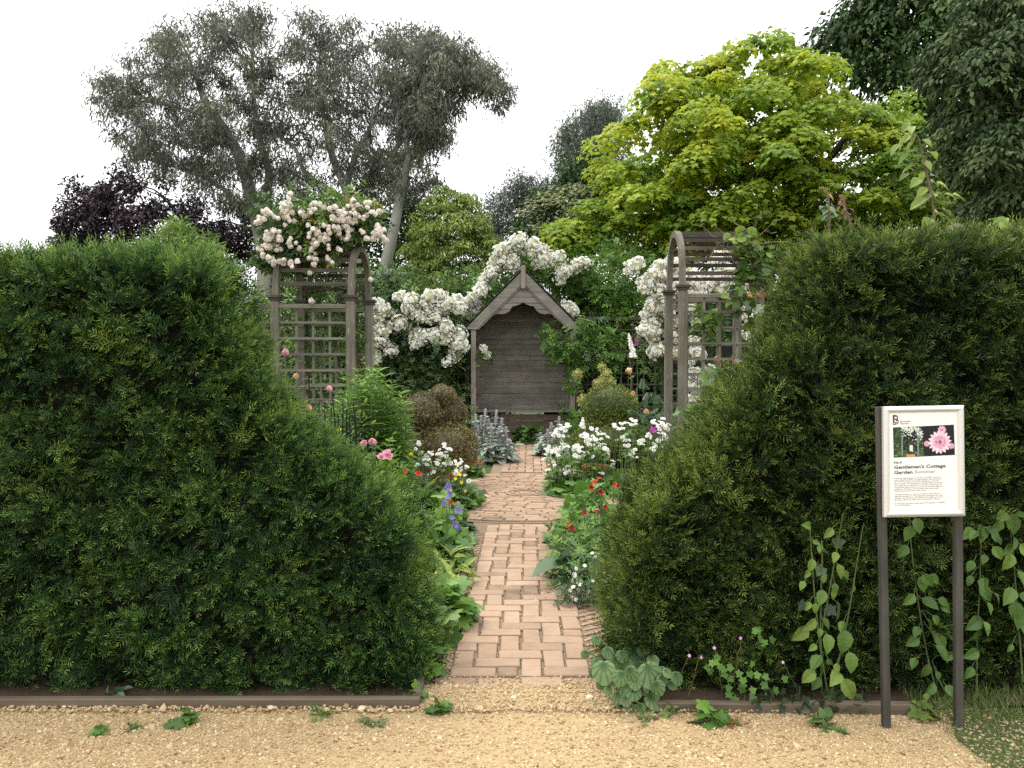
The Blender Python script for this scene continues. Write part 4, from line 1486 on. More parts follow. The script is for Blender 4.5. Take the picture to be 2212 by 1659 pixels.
tree('garden_tree', 'mid green tree between the leaning gum trunk and the yellow green tree', 'tree', (850, 680), 28, [([(850, 690), (850, 520)], .15, .05)], [(560, 560), (640, 470), (760, 440), (830, 440), (900, 400), (930, 430), (960, 520), (940, 700), (560, 700)], M['dark'], M['barkd'], 230, .6, 110, T_OVALS, .16, 1.6, 'random', g_, 10, (.04, .01), inset=8, tint=(.72, .2))
tree('garden_shrub', 'bushy green shrub behind the trellis and white roses left of the seat', 'shrub', (900, 760), 18.6, [([(900, 760), (900, 650)], .06, .02)], [(560, 700), (600, 610), (700, 620), (800, 570), (850, 600), (890, 570), (950, 610), (1010, 560), (1040, 600), (1100, 590), (1100, 930), (560, 930)], M['mid'], M['barkd'], 330, .40, 90, T_OVALS, .10, 1.0, 'random', None, 20, (.02, .008), inset=8, tint=(.35, .22))
tree('garden_shrub', 'bushy green shrub behind the trellis on the right of the seat', 'shrub', (1350, 760), 18.4, [([(1350, 760), (1350, 650)], .06, .02)], [(1170, 600), (1200, 520), (1250, 540), (1300, 500), (1400, 540), (1480, 560), (1600, 560), (1700, 600), (1700, 930), (1170, 930)], M['fresh'], M['barkd'], 330, .40, 90, T_OVALS, .11, 1.0, 'random', None, 20, (.02, .008), inset=8, tint=(.42, .22))
tree('garden_shrub', 'dark shrub filling the space behind the left arch', 'shrub', (650, 900), 12.5, [([(650, 960), (650, 700)], .05, .02)], [(480, 900), (500, 700), (560, 640), (660, 650), (790, 640), (800, 760), (800, 960), (480, 960)], M['rosel'], M['barkd'], 230, .26, 70, T_OVALS, .07, .6, 'random', None, 20, (.015, .006), inset=8, tint=(.5, .25))
tree('conifer_shrub', 'soft light green conifer top rising behind the dark hedge', 'shrub', (370, 600), 5.6, [([(370, 640), (372, 520)], .02, .01)], [(232, 545), (262, 522), (305, 520), (330, 495), (352, 500), (372, 482), (388, 468), (405, 480), (412, 498), (445, 508), (478, 535), (488, 575), (520, 600), (500, 640), (230, 640)], M['mid'], M['barkd'], 170, .085, 60, T_LANCES, .045, .35, 'random', None, 20, (.006, .003), inset=6, tint=(.62, .18))

# ================================================================== CLIMBERS
def z2(x, y):
    return (900 + x * .42194) / 1.7143, (650 + y * .42194) / 1.7143


def z3(x, y):
    return (1600 + x * .5426) / 1.7143, (850 + y * .5426) / 1.7143


def z4(x, y):
    return (2200 + x * .4822) / 1.7143, (800 + y * .4822) / 1.7143


def z5(x, y):
    return (1000 + x * .4823) / 1.7143, (1200 + y * .4823) / 1.7143


def z6(x, y):
    return (1900 + x * .5424) / 1.7143, (1400 + y * .5424) / 1.7143


def zr(x, y):          # right foot of the picture
    return (2900 + x * .5689) / 1.7143, (1900 + y * .5689) / 1.7143


def zb(x, y):          # foot of the right hedge
    return (2100 + x * .4521) / 1.7143, (2200 + y * .4521) / 1.7143


def face(d, jit=.35, roll=None):
    """a rotation whose +Z looks along d"""
    d = norm(np.asarray(d, float) + rng.normal(0, jit, 3))
    return frames(np.cross(d, rng.normal(size=3))[None], d[None])[0]


def meshdata(me):
    n = len(me.vertices)
    v = np.empty(n * 3, np.float32)
    me.vertices.foreach_get('co', v)
    t = np.empty(len(me.polygons) * 3, np.int32)
    me.polygons.foreach_get('vertices', t)
    a = np.empty(n, np.float32)
    me.attributes['tint'].data.foreach_get('value', a)
    m = np.empty(len(me.polygons), np.int32)
    me.polygons.foreach_get('material_index', m)
    return v.reshape(-1, 3), t.reshape(-1, 3), a, m


def heads(root, name, meshes, places, mats, limit=100):
    """places: (loc, R, size), nearest first; each head its own part, the rest one mesh"""
    for i, (p, R, s) in enumerate(places[:limit]):
        part(root, name, meshes[i % len(meshes)], p, R, s)
    if len(places) > limit:
        b = MB()
        for i, (p, R, s) in enumerate(places[limit:]):
            v, t, a, m = meshdata(meshes[i % len(meshes)])
            b.inst((v, t, a - .0, m), np.asarray(p)[None], np.asarray(R)[None], s, 0.0)
        tag(b.build(name, mats, root), kind='stuff')


def scatter_heads(groups, conv, Y, r, dY=.2, dirn=(0, -.8, .5), jit=.35, scale=.25):
    out = []
    for x, y, sp, n in groups:
        px, py = conv(x, y)
        for i in range(n):
            a, q = rng.uniform(0, 6.28), sp * scale * math.sqrt(rng.random())
            yy = Y + rng.uniform(-dY, dY)
            out.append((W(px + q * math.cos(a), py + q * math.sin(a), yy), face(dirn, jit), r * rng.uniform(.8, 1.2)))
    out.sort(key=lambda k: -k[2] / k[0][1])
    return out


# blush rambler on the left arch
rr = thing('climbing_rose', 'climbing rose of pale pink pompon blooms smothering the left arch', 'climbing rose', (-2.2, 9.6, 0), 'climbing roses')
b, bs = MB(), MB()
PR = [(562, 505), (570, 455), (602, 425), (640, 408), (655, 430), (700, 440), (740, 425), (790, 440), (818, 470), (828, 495), (800, 505), (765, 508), (735, 525), (715, 570), (660, 560), (600, 585), (575, 560)]
C = crown(b, PR, 9.5, .42, 85, .13, 26, T_PIN5, .16, 'random', squash=.8, inset=4, tint=(.40, .24), rmax=60)
crown(b, [(655, 560), (800, 560), (802, 770), (650, 790)], 9.98, .12, 46, .10, 18, T_PIN5, .14, 'random', inset=2, tint=(.3, .2))
crown(b, [(540, 520), (565, 470), (600, 430), (620, 402), (690, 395), (740, 405), (800, 415), (832, 465), (836, 500), (790, 500), (740, 520), (560, 560)], 9.5, .35, 26, .10, 9, T_PIN5, .13, 'random', inset=0, tint=(.62, .2))
for p in ((-1.75, 9.95), (-2.5, 9.95), (-1.85, 9.88)):
    for k in range(2):
        e = C[rng.integers(len(C))]
        bs.tube(wiggly((p[0] + rng.normal(0, .03), p[1] + .06, 0), (p[0], p[1] + .05, 2.3), 9, .02), .013, 5)
        bs.tube(wiggly((p[0], p[1] + .05, 2.3), e, 7, .03), np.linspace(.011, .005, 7), 5)
b.build('foliage', M['rosel'], rr)
bs.build('stem', M['brownstem'], rr)
BG = [(395, 165, 40, 3), (340, 245, 25, 2), (400, 225, 25, 2), (390, 290, 50, 5), (330, 380, 70, 9), (420, 370, 50, 6), (180, 350, 60, 8), (150, 410, 30, 3), (220, 500, 60, 9), (290, 530, 50, 6), (235, 590, 60, 9), (330, 540, 25, 3),
      (310, 630, 30, 3), (150, 660, 50, 6), (200, 700, 40, 4), (440, 590, 45, 5), (475, 630, 25, 2), (285, 760, 45, 6), (355, 760, 30, 3), (420, 770, 35, 4), (460, 750, 20, 1), (635, 610, 35, 4), (640, 650, 40, 4), (610, 740, 55, 7),
      (650, 715, 30, 2), (770, 730, 35, 4), (775, 625, 30, 2), (850, 635, 25, 2), (690, 520, 50, 6), (740, 545, 45, 6), (700, 575, 30, 2), (590, 540, 40, 3), (640, 500, 40, 4), (770, 420, 60, 7), (820, 330, 60, 8), (830, 420, 70, 12),
      (900, 370, 60, 8), (920, 430, 45, 5), (950, 395, 40, 4), (880, 500, 60, 7), (890, 545, 30, 2), (830, 485, 30, 3), (940, 500, 35, 3), (980, 280, 60, 9), (1010, 370, 50, 6), (1050, 345, 35, 3), (1110, 265, 40, 3), (1120, 300, 30, 2),
      (1170, 320, 40, 4), (1150, 480, 50, 7), (1200, 470, 40, 4), (1190, 530, 45, 5), (1130, 560, 40, 3), (1085, 560, 30, 2), (1240, 560, 35, 4), (500, 310, 25, 2), (640, 280, 40, 4), (560, 330, 40, 3), (600, 290, 40, 5), (600, 450, 30, 2),
      (740, 300, 30, 2), (605, 1085, 25, 2), (1100, 915, 20, 1), (600, 850, 15, 1), (1040, 510, 30, 2), (700, 270, 30, 3), (950, 260, 40, 4), (870, 320, 40, 4)]
pl = scatter_heads(BG, z2, 9.12, .030, .10, (0, -.9, .45), .45, .26)
heads(rr, 'bloom', POMPON, pl, [M['blush']])


def rambler(label, base, pts, conv, Y, dY, r, foliage, fmat, seed_base, n_leaf=22, cr=.2, tpl=T_PIN5, size=.2, tint=(.35, .22), stems=10, dirn=(0, -.85, .55)):
    root = thing('climbing_rose', label, 'climbing rose', base, 'climbing roses')
    b, bs = MB(), MB()
    Cs = []
    for poly, nc, dy in foliage:
        Cs.append(crown(b, poly, Y + dy, .35, nc, cr, n_leaf, tpl, size, 'random', squash=.8, inset=4, tint=tint, rmax=60))
    Cs = np.concatenate(Cs)
    for k in range(stems):
        e = Cs[rng.integers(len(Cs))]
        q = np.array(base) + rng.normal(0, .15, 3) * np.array([1, .3, 0])
        bs.tube(wiggly(q, e, 9, .05), np.linspace(.014, .006, 9), 5)
    b.build('foliage', fmat, root)
    bs.build('stem', M['brownstem'], root)
    pl = []
    for i, (x, y) in enumerate(pts):
        for k in range(2 if rng.random() < .45 else 1):
            px, py = conv(x + (rng.normal(0, 14) if k else 0), y + (rng.normal(0, 10) if k else 0))
            pl.append((W(px, py, Y - .30 + rng.uniform(-dY, dY)), face(dirn, .3), r * rng.uniform(.75, 1.3)))
    pl.sort(key=lambda q: -q[2] / q[0][1])
    heads(root, 'flower_truss', TRUSS, pl, [M['white'], M['cream']])
    return root


WL = [(1180, 1120), (1220, 1150), (1260, 1190), (1300, 1210), (1170, 1190), (1180, 1250), (1360, 1070), (1400, 1050), (1400, 1090), (1450, 1110), (1480, 1100), (1440, 1160), (1430, 1200), (1480, 1180), (1500, 1220), (1540, 1230), (1580, 1250),
      (1640, 1060), (1690, 1040), (1740, 1050), (1600, 1140), (1630, 1200), (1670, 1200), (1720, 1170), (1760, 1160), (1800, 1150), (1830, 1100), (1880, 1090), (1870, 1150), (1900, 1170), (1690, 1250), (1640, 1280), (1750, 1280), (1730, 1340),
      (1790, 1330), (1680, 1390), (1640, 1410), (1580, 1400), (1530, 1380), (1530, 1450), (1470, 1380), (1380, 1380), (1370, 1290), (1420, 1300), (1570, 1450), (1780, 1430), (1820, 1450), (1850, 1500), (1830, 1540), (1880, 1550), (1900, 1350),
      (1910, 1400), (1200, 1330), (1240, 1370), (1290, 1320), (1170, 1400), (1220, 1450), (1270, 1480), (1300, 1540), (1180, 1480), (1160, 1580), (1170, 1620), (1510, 1490), (1060, 1240), (1030, 1230), (1040, 1330), (1850, 1600), (1800, 1640), (1910, 1480)]
rambler('rambling rose with white flower heads draped along the trellis left of the seat', (-2.0, 16.75, 0), WL, z2, 16.3, .22, .125,
        [([(800, 620), (860, 640), (930, 640), (1010, 640), (1015, 720), (1010, 860), (960, 900), (880, 880), (810, 900)], 120, -.1), ([(800, 560), (840, 580), (900, 640), (810, 660)], 16, 0)], M['rosel'], 0, 20, .2, T_PIN5, .19, (.32, .25))
WA = [(600, 65), (560, 110), (580, 130), (500, 110), (450, 140), (520, 150), (480, 160), (430, 190), (470, 210), (410, 240), (460, 260), (400, 290), (550, 200), (560, 240), (530, 240), (380, 310), (350, 340), (400, 320), (340, 380), (330, 420), (310, 440), (270, 480),
      (300, 500), (250, 520), (290, 540), (340, 400), (690, 100), (720, 130), (660, 130), (750, 130), (700, 160), (770, 190), (820, 180), (860, 190), (830, 220), (750, 230), (710, 240), (870, 270), (920, 280), (950, 290), (880, 330), (890, 310), (1020, 220), (990, 240),
      (1050, 230), (250, 580), (940, 550), (1130, 870), (1160, 880), (1100, 890), (960, 560), (930, 530)]
rambler('rambling rose with white flower heads arching over the roof of the seat', (1.6, 16.9, 0), WA, z3, 16.95, .2, .125,
        [([(1000, 660), (1040, 590), (1070, 545), (1120, 520), (1160, 530), (1140, 590), (1090, 610), (1020, 690)], 26, .35), ([(1140, 550), (1200, 560), (1250, 600), (1270, 700), (1230, 660), (1180, 610), (1135, 580)], 26, .35),
         ([(1240, 560), (1330, 540), (1420, 570), (1430, 700), (1400, 790), (1290, 790), (1255, 700)], 75, .0)], M['fresh'], 0, 20, .2, T_PIN5, .22, (.42, .24), 14)
WR = [(300, 380), (340, 360), (280, 400), (600, 350), (580, 370), (510, 390), (480, 420), (450, 450), (430, 480), (400, 510), (390, 560), (420, 540), (470, 480), (500, 440), (600, 470), (620, 520), (520, 580), (560, 600), (480, 620), (460, 660), (440, 700), (500, 680),
      (470, 740), (420, 770), (400, 830), (450, 820), (500, 800), (520, 740), (430, 900), (400, 890), (470, 880), (450, 930), (380, 880), (480, 1000), (500, 1020), (490, 1040), (600, 560), (610, 620), (620, 700), (600, 760), (610, 820), (600, 900), (630, 960), (640, 1010),
      (620, 1060), (740, 430), (770, 460), (760, 520), (800, 540), (850, 520), (900, 540), (840, 580), (770, 580), (920, 580), (960, 560), (1000, 500), (950, 480), (1010, 440), (1050, 430), (980, 420), (1040, 400), (900, 450), (850, 470), (910, 340), (960, 330), (1010, 300),
      (950, 300), (1160, 500), (1200, 480), (1190, 540), (1170, 640), (1180, 700), (1160, 770), (1180, 830), (1170, 920), (760, 680), (740, 720), (760, 800), (800, 830), (760, 960), (800, 960), (760, 1040), (800, 1050), (750, 1100), (770, 1200), (790, 1220), (890, 1190),
      (770, 1290), (760, 1240), (900, 1280), (780, 1410), (700, 560), (720, 600), (640, 600), (540, 640), (560, 700), (540, 520), (560, 460), (680, 480), (820, 640), (700, 660)]
rambler('rambling rose with the largest mass of white flowers behind the right arch', (2.9, 13.2, 0), WR, z4, 12.6, .15, .098,
        [([(1390, 580), (1440, 550), (1560, 560), (1640, 560), (1680, 700), (1640, 900), (1420, 900), (1385, 740)], 110, .15)], M['rosel'], 0, 20, .17, T_PIN5, .16, (.4, .24))
# small white spray inside the left of the seat
o = thing('rose_spray', 'small white rose spray reaching in past the left post of the seat', 'rose', (AX - .85, AY + .02, 1.3))
b = MB()
crown(b, [z3(320, 800), z3(400, 850), z3(410, 900), z3(330, 930), z3(310, 880)], AY - .05, .08, 9, .08, 10, T_PIN5, .14, 'random', inset=0, tint=(.4, .2))
b.build('foliage', M['rosel'], o)
MB().tube(wiggly((AX - 1.02, AY - .02, .9), (AX - .85, AY - .06, 1.45), 8, .01), .006, 5).build('stem', M['brownstem'], o)
heads(o, 'flower_truss', TRUSS, [(W(*z3(x, y), AY - .16), face((0, -1, .3)), .075) for x, y in ((360, 830), (382, 862), (350, 808))], [M['white'], M['cream']])

# leafy climber with arching canes right of the seat
o = thing('climber', 'leafy green climber with long arching canes across the right post of the seat', 'climbing plant', (1.75, 16.2, 0))
b, bs = MB(), MB()
for poly, nc, ti in (([z3(740, 640), z3(830, 720), z3(960, 830), z3(1080, 880), z3(1100, 940), z3(960, 950), z3(850, 880), z3(730, 800), z3(745, 700)], 22, .5), ([z3(950, 700), z3(1000, 700), z3(990, 900), z3(970, 1150), z3(940, 1100)], 12, .5),
                     ([z3(1000, 600), z3(1290, 600), z3(1290, 1000), z3(1180, 1000), z3(1060, 860)], 40, .42), ([z3(890, 1180), z3(960, 1150), z3(1000, 1300), z3(940, 1400)], 8, .5)):
    crown(b, poly, AY - .18, .12, nc, .13, 10, T_PIN5, .21, 'random', inset=2, tint=(ti, .22), rmax=40)
for pts in (([(1000, 605), (1090, 625), (1170, 690), (1240, 770), (1300, 860)]), ([(790, 650), (830, 740), (900, 830), (1000, 870), (1090, 890)]), ([(980, 710), (985, 800), (960, 900), (965, 1100)])):
    P = np.array([W(*z3(*q), AY - .14) for q in pts])
    t = np.linspace(0, len(P) - 1, 14)
    bs.tube(np.stack([np.interp(t, np.arange(len(P)), P[:, i]) for i in range(3)], -1), .012, 5, .9)
b.build('foliage', M['fresh'], o)
bs.build('cane', M['stem'], o)

# foliage hanging on the two dark fence lengths and a dense evergreen mass behind
for poly, lab, base, nc in (([(560, 640), (1015, 660), (1015, 930), (560, 930)], 'dark evergreen hedge behind the trellis on the left of the seat', (-2.8, 17.6, 0), 260), ([(1235, 640), (1760, 660), (1760, 930), (1235, 930)], 'dark evergreen hedge behind the trellis on the right of the seat', (3.2, 17.6, 0), 260)):
    o = thing('laurel_hedge', lab, 'hedge', base, 'dark hedges behind the trellis')
    b = MB()
    crown(b, poly, 17.5, .3, nc, .30, 70, T_OVALS, .12, 'random', inset=0, tint=(.3, .2))
    b.build('foliage', M['dark'], o)
    p0, p1 = W(poly[0][0], 900, 17.9), W(poly[1][0], 900, 17.9)
    MB().box((p0[0] - .6, 17.75, 0), (p1[0] + .3, 18.05, 2.35), .2).build('shade_core', M['twig'], o)  # solid block, its near-black colour painting shade behind the leaves

# ================================================================== BED PLANTS
def dome(b, c, w_, h_, n, tpl, size, tint=(.5, .2), dw=None, droop=.2, shell=.5, bs=None, stems=0):
    """leaves over and through a half dome standing on c"""
    dw = dw or w_
    u = norm(rng.normal(size=(n, 3)))
    u[:, 2] = np.abs(u[:, 2])
    q = rng.uniform(shell, 1, n)[:, None]
    P = np.asarray(c) + u * q * np.array([w_, dw, h_])
    D = u * np.array([1, 1, .5]) + rng.normal(0, .4, (n, 3)) + np.array([0, 0, -droop])
    N = u * .6 + np.array([0, -.15, .9]) + rng.normal(0, .35, (n, 3))
    b.inst(tpl, P, frames(D, N), size * rng.uniform(.6, 1.25, n), np.clip(rng.normal(tint[0], tint[1], n), .02, .98))
    if bs is not None:
        for i in rng.integers(0, n, stems):
            bs.tube(wiggly(np.asarray(c) + rng.normal(0, .12, 3) * np.array([w_, dw, 0]), P[i], 5, .01), .004, 4)


def bush(name, label, cat, px, Y, w_, h_, n, tpl, size, mat, tint=(.5, .2), dw=None, droop=.2, z0=.03, group=None, shell=.45, stemmat='stem', st=10, cz=None):
    x = (px - CX) / FPX * Y
    root = thing(name, label, cat, (x, Y, z0), group)
    b, bs = MB(), MB()
    dome(b, (x, Y, z0 + (cz or 0)), w_, h_, n, tpl, size, tint, dw, droop, shell, bs, st)
    b.build('foliage', mat, root)
    bs.build('stem', M[stemmat], root)
    return root


def stemleaves(b, P, n, tpl, size, t0=.2, t1=1.0, el=.5, whorl=1, droop=0.0, tint=(.5, .15), tipgrow=.55):
    """leaves up a stem path P"""
    P = np.asarray(P, float)
    m = len(P)
    ti = np.linspace(t0, t1, n)
    pos = np.stack([np.interp(ti * (m - 1), np.arange(m), P[:, k]) for k in range(3)], -1)
    ax = norm(P[-1] - P[0])
    ref = norm(np.cross(ax, [.3, .9, .1]))
    ref2 = np.cross(ax, ref)
    for k in range(whorl):
        a = np.arange(n) * 2.4 + k * 2 * PI / whorl + rng.normal(0, .25, n)
        rad = np.cos(a)[:, None] * ref + np.sin(a)[:, None] * ref2
        e = el + .5 * ti[:, None] ** 3
        D = rad * np.cos(e) + ax * np.sin(e) + np.array([0, 0, -droop])
        N = ax - rad * .3 + rng.normal(0, .15, (n, 3))
        b.inst(tpl, pos, frames(D, N), size * (1.1 - tipgrow * ti ** 2) * rng.uniform(.8, 1.15, n), np.clip(rng.normal(tint[0], tint[1], n) + .2 * ti ** 3, 0, 1))


# tall leafy clump on the left
o = thing('phlox', 'tall leafy clump of fresh green upright stems in front of the left arch', 'plant', (-1.45, 8.1, .03))
b, bs = MB(), MB()
for i in range(78):
    px = rng.uniform(684, 876)
    e = (px - 790) / 85
    top = 792 + 70 * e * e + rng.uniform(0, 60) + (25 if px < 740 else 0)
    Y = rng.uniform(7.6, 8.7)
    t_ = W(px, top, Y)
    q = np.array([t_[0] * .93 - .09 + rng.normal(0, .04), Y + rng.normal(0, .06), .03])
    P = wiggly(q, t_, 7, .012)
    bs.tube(P, np.linspace(.007, .003, 7), 5, .35)
    stemleaves(b, P, 20, T_LANCE, .17, .2, 1.0, .22, 3, .08, (.55, .17), .42)
b.build('foliage', M['fresh'], o)
bs.build('stem', M['stem'], o)
o = thing('lily', 'dark stemmed lilies with narrow leaves and pale buds beside the tall leafy clump', 'lily', (-1.55, 7.2, .03))
b, bs, bb = MB(), MB(), MB()
for zx, zy in ((560, 600), (590, 650), (640, 610), (610, 700), (520, 690), (470, 640), (420, 600), (700, 660), (300, 390), (660, 760), (730, 780), (480, 560)):
    px, py = z5(zx, zy)
    Y = rng.uniform(6.9, 7.4)
    t_ = W(px, py, Y)
    P = wiggly((t_[0] + rng.normal(0, .03), Y, .03), t_, 7, .006)
    bs.tube(P, .005, 5, .2)
    stemleaves(b, P, 26, T_LANCES, .10, .25, 1.0, .1, 1, .25, (.4, .2), .3)
for zx, zy in ((690, 680), (795, 755), (820, 845), (465, 800), (735, 590), (720, 700)):
    p = W(*z5(zx, zy), 7.0)
    bb.inst(ball(6, 5, 2.6), p[None], face((.5, -.2, .8), .2)[None], .011, .6)
b.build('foliage', M['blue'], o)
bs.build('stem', M['twig'], o)
bb.build('bud', M['lime'], o)

# clipped box on the left in its pot, on the right in broken pots
LEAFB = t_rhomb(.62)


def topiary(label, mat, balls, pot, n_per, size=.023, extra_label=None):
    c = balls[-1][0]
    root = thing('box_topiary', label, 'topiary', (c[0], c[1], .04))
    for (p, rx, ry, rz) in balls:
        b = MB()
        n = int(n_per * (rx * ry + rx * rz + ry * rz) / 3 / .09)
        u = norm(rng.normal(size=(n, 3)))
        bump = 1 + .075 * snoise(u * 3, 1.6, int(p[0] * 100) % 97) + rng.uniform(-.08, .01, n)
        P = np.asarray(p) + u * np.array([rx, ry, rz]) * bump[:, None]
        D = u * .5 + rng.normal(0, .75, (n, 3)) + np.array([0, 0, .15])
        N = u * .8 + rng.normal(0, .6, (n, 3)) + np.array([0, 0, .3])
        patch = snoise(P, 7.0, 3)
        b.inst(LEAFB, P, frames(D, N), size * rng.uniform(.6, 1.3, n), np.clip(.45 + .16 * patch + rng.normal(0, .16, n), 0, 1))
        v, t, a = ball(14, 9)
        b.add(v * np.array([rx, ry, rz]) * .86 + np.asarray(p), t, .05)
        b.build('clipped_tier', mat, root)
    bt = MB()
    bt.tube(wiggly((c[0], c[1], .05), balls[0][0], 6, .01), .025, 6)
    bt.build('stem', M['twig'], root)
    return root


def potmesh(root, x, y, r0, r1, h, z0=.04, name='pot', wedge=None):
    b = MB()
    prof = [(0, z0), (r0, z0), (r1 * .96, z0 + h * .84), (r1 * 1.06, z0 + h * .85), (r1 * 1.07, z0 + h), (r1 * .96, z0 + h), (r1 * .93, z0 + h * .8)]
    n = 32
    V, T = [], []
    for r, z in prof:
        for i in range(n):
            V.append((x + r * math.cos(i / n * 2 * PI), y + r * math.sin(i / n * 2 * PI), z))
    for j in range(len(prof) - 1):
        for i in range(n):
            if wedge and wedge[0] < i < wedge[1]:
                continue
            k = (i + 1) % n
            T += [(j * n + i, j * n + k, (j + 1) * n + k), (j * n + i, (j + 1) * n + k, (j + 1) * n + i)]
    b.add(V, T, .5)
    return b.build(name, M['pot'], root, smooth=False)


def tierpx(px, py, rx, ry, Y, dep=None):
    p = W(px, py, Y)
    k = Y / FPX
    return (p, rx * k, (dep or rx) * k, ry * k)


o = topiary('browned box topiary of four clipped clouds standing in a terracotta pot', M['boxb'], [tierpx(955, 858, 30, 26, 10.6), tierpx(912, 892, 42, 42, 10.4), tierpx(968, 893, 42, 40, 10.7), tierpx(957, 968, 78, 56, 10.45)], None, 6500)
potmesh(o, W(965, 1000, 10.45)[0], 10.45, .20, .27, .30)
o = topiary('green box topiary with a round ball above a broad clipped cushion', M['boxg'], [tierpx(1319, 880, 57, 50, 11.4), tierpx(1325, 958, 92, 52, 11.3)], None, 6500)
o = thing('terracotta_pot', 'tilted terracotta pot half hidden below the white flowers by the crossing', 'pot', (1.02, 10.3, .05))
potmesh(o, 1.06, 10.35, .12, .17, .24, .05, 'body')

# lamb's ears
def lambsear(label, tips, conv, Y, basepx, n_basal, spread):
    root = thing('lambs_ear', label, 'plant', (W(basepx, 960, Y)[0], Y, .04), 'silver plants at the foot of the seat')
    b, bs = MB(), MB()
    for zx, zy in tips:
        bf = MB()
        px, py = conv(zx, zy)
        yy = Y + rng.uniform(-.25, .25)
        t_ = W(px, py, yy)
        P = wiggly((t_[0] * .9 + .1 * W(basepx, 900, Y)[0] + rng.normal(0, .03), yy, .04), t_, 8, .012)
        bs.tube(P, np.linspace(.012, .008, 8), 5, .6)
        stemleaves(b, P, 8, T_BROAD, .13, .15, .82, .35, 2, .15, (.5, .2), .55)
        L = np.linalg.norm(P[-1] - P[0])
        nw = 8
        for k in range(nw):
            f = .70 + .30 * k / nw
            c = P[0] + (P[-1] - P[0]) * f
            for a in np.arange(7) / 7 * 2 * PI + k:
                d = np.array([math.cos(a), math.sin(a), .45])
                bf.inst(t_rhomb(.55), (c + d * .008)[None], frames(d[None], np.array([[0, 0, 1.0]])), .045 * (1.1 - .5 * k / nw), rng.uniform(.3, .9), 0)
        bf.tube([P[0] + (P[-1] - P[0]) * .69, P[-1]], [.016, .012], 6)
        bf.build('flower_spike', M['mauve'], root)
    c = np.array([W(basepx, 960, Y)[0], Y, .05])
    dome(b, c, spread, .34, n_basal, T_BROAD, .19, (.5, .22), spread * .8, .1, .3)
    b.build('foliage', M['silver'], root)
    bs.build('stem', M['silver'], root)


lambsear("large silver lamb's ear with woolly spikes by the left foot of the seat", [(365, 1222), (335, 1268), (440, 1230), (478, 1285), (298, 1258), (505, 1345), (405, 1322), (320, 1335), (525, 1430), (385, 1290), (460, 1340)], z3, 13.0, 1066, 110, .38)
lambsear("small silver lamb's ear behind the white flowers right of the seat", [(813, 1315), (868, 1275), (740, 1385), (790, 1362), (850, 1385), (770, 1400), (900, 1345)], z3, 13.8, 1192, 60, .26)


# masterworts
def masterwort(label, groups, conv, Y, dY, r, base, nleaf, spread, lz=.22):
    root = thing('masterwort', label, 'flowering plant', base, 'white masterworts')
    pl = scatter_heads(groups, conv, Y, r, dY, (0, -.55, .85), .35, .30)
    b, bs = MB(), MB()
    for p, R, s in pl:
        if rng.random() < .75:
            q = np.array([p[0] * .85 + base[0] * .15 + rng.normal(0, .05), p[1] + rng.normal(0, .08), .06])
            P = wiggly(q, p - R[:, 2] * .004, 6, .012)
            bs.tube(P, np.linspace(.0045, .0022, 6), 4, rng.uniform(.2, .7))
            if rng.random() < .6:
                stemleaves(b, P, 3, T_LOBED, .055, .45, .8, .4, 1, .1, (.5, .2))
    xs = [p[0][0] for p in pl]
    for k in range(nleaf):
        c = np.array([rng.uniform(min(xs) + .3 * spread, max(xs)), Y + rng.uniform(-.3, .3), .03])
        dome(b, c, .2, lz, 14, T_LOBED, .11, (.45, .2))
    b.build('foliage', M['fresh'], root)
    bs.build('stem', M['stem'], root)
    heads(root, 'flower_head', ASTR, pl, [M['white'], M['cream']])
    return root


masterwort('wide drift of white pincushion flowers over the path on the right', [(350, 350, 50, 9), (300, 380, 40, 5), (260, 480, 40, 8), (340, 470, 40, 7), (300, 510, 40, 7), (220, 545, 25, 4), (270, 580, 25, 4), (500, 400, 40, 9), (560, 370, 40, 7), (600, 420, 50, 10),
    (530, 430, 40, 6), (420, 500, 40, 7), (450, 480, 40, 7), (520, 530, 30, 5), (440, 555, 25, 4), (640, 500, 40, 7), (700, 340, 30, 5), (740, 330, 35, 6), (800, 300, 25, 4), (830, 305, 15, 2), (740, 410, 10, 1), (780, 440, 30, 6), (870, 440, 25, 4), (830, 520, 35, 6),
    (370, 620, 25, 4), (350, 640, 20, 3), (410, 630, 15, 3), (230, 645, 25, 4), (690, 600, 15, 2), (600, 640, 15, 2), (680, 560, 15, 2), (380, 650, 12, 1)], z6, 9.9, .28, .027, (1.05, 9.9, .04), 16, .5)
masterwort('pale pinkish white pincushion flowers against the foot of the right arch', [(930, 410, 25, 4), (960, 480, 30, 5), (1010, 310, 40, 9), (1050, 340, 30, 6), (960, 300, 15, 3), (1000, 370, 30, 5), (1020, 400, 30, 5), (1060, 420, 20, 3), (980, 440, 25, 4)], z6, 8.6, .2, .024, (1.5, 8.6, .04), 6, .3, .5)
masterwort('small patch of white pincushion flowers in front of the browned box', [(1155, 920, 20, 3), (1115, 960, 15, 2), (1315, 945, 35, 5), (1360, 990, 35, 6), (1235, 985, 25, 4), (1200, 1040, 30, 5), (1195, 1060, 25, 4), (1105, 1085, 35, 6), (1040, 1080, 35, 6), (1020, 1120, 30, 4), (1300, 1010, 25, 3),
    (1280, 1060, 20, 3), (1310, 1090, 30, 5), (1350, 1090, 25, 4), (1400, 1080, 30, 6), (1440, 1060, 30, 6), (1510, 1100, 20, 4), (1410, 1130, 30, 4), (1130, 1090, 20, 2), (1240, 1150, 20, 2), (1540, 1195, 20, 2), (1460, 1120, 20, 3), (1500, 1170, 15, 2)], z5, 8.9, .2, .022, (-.75, 8.9, .04), 8, .4)


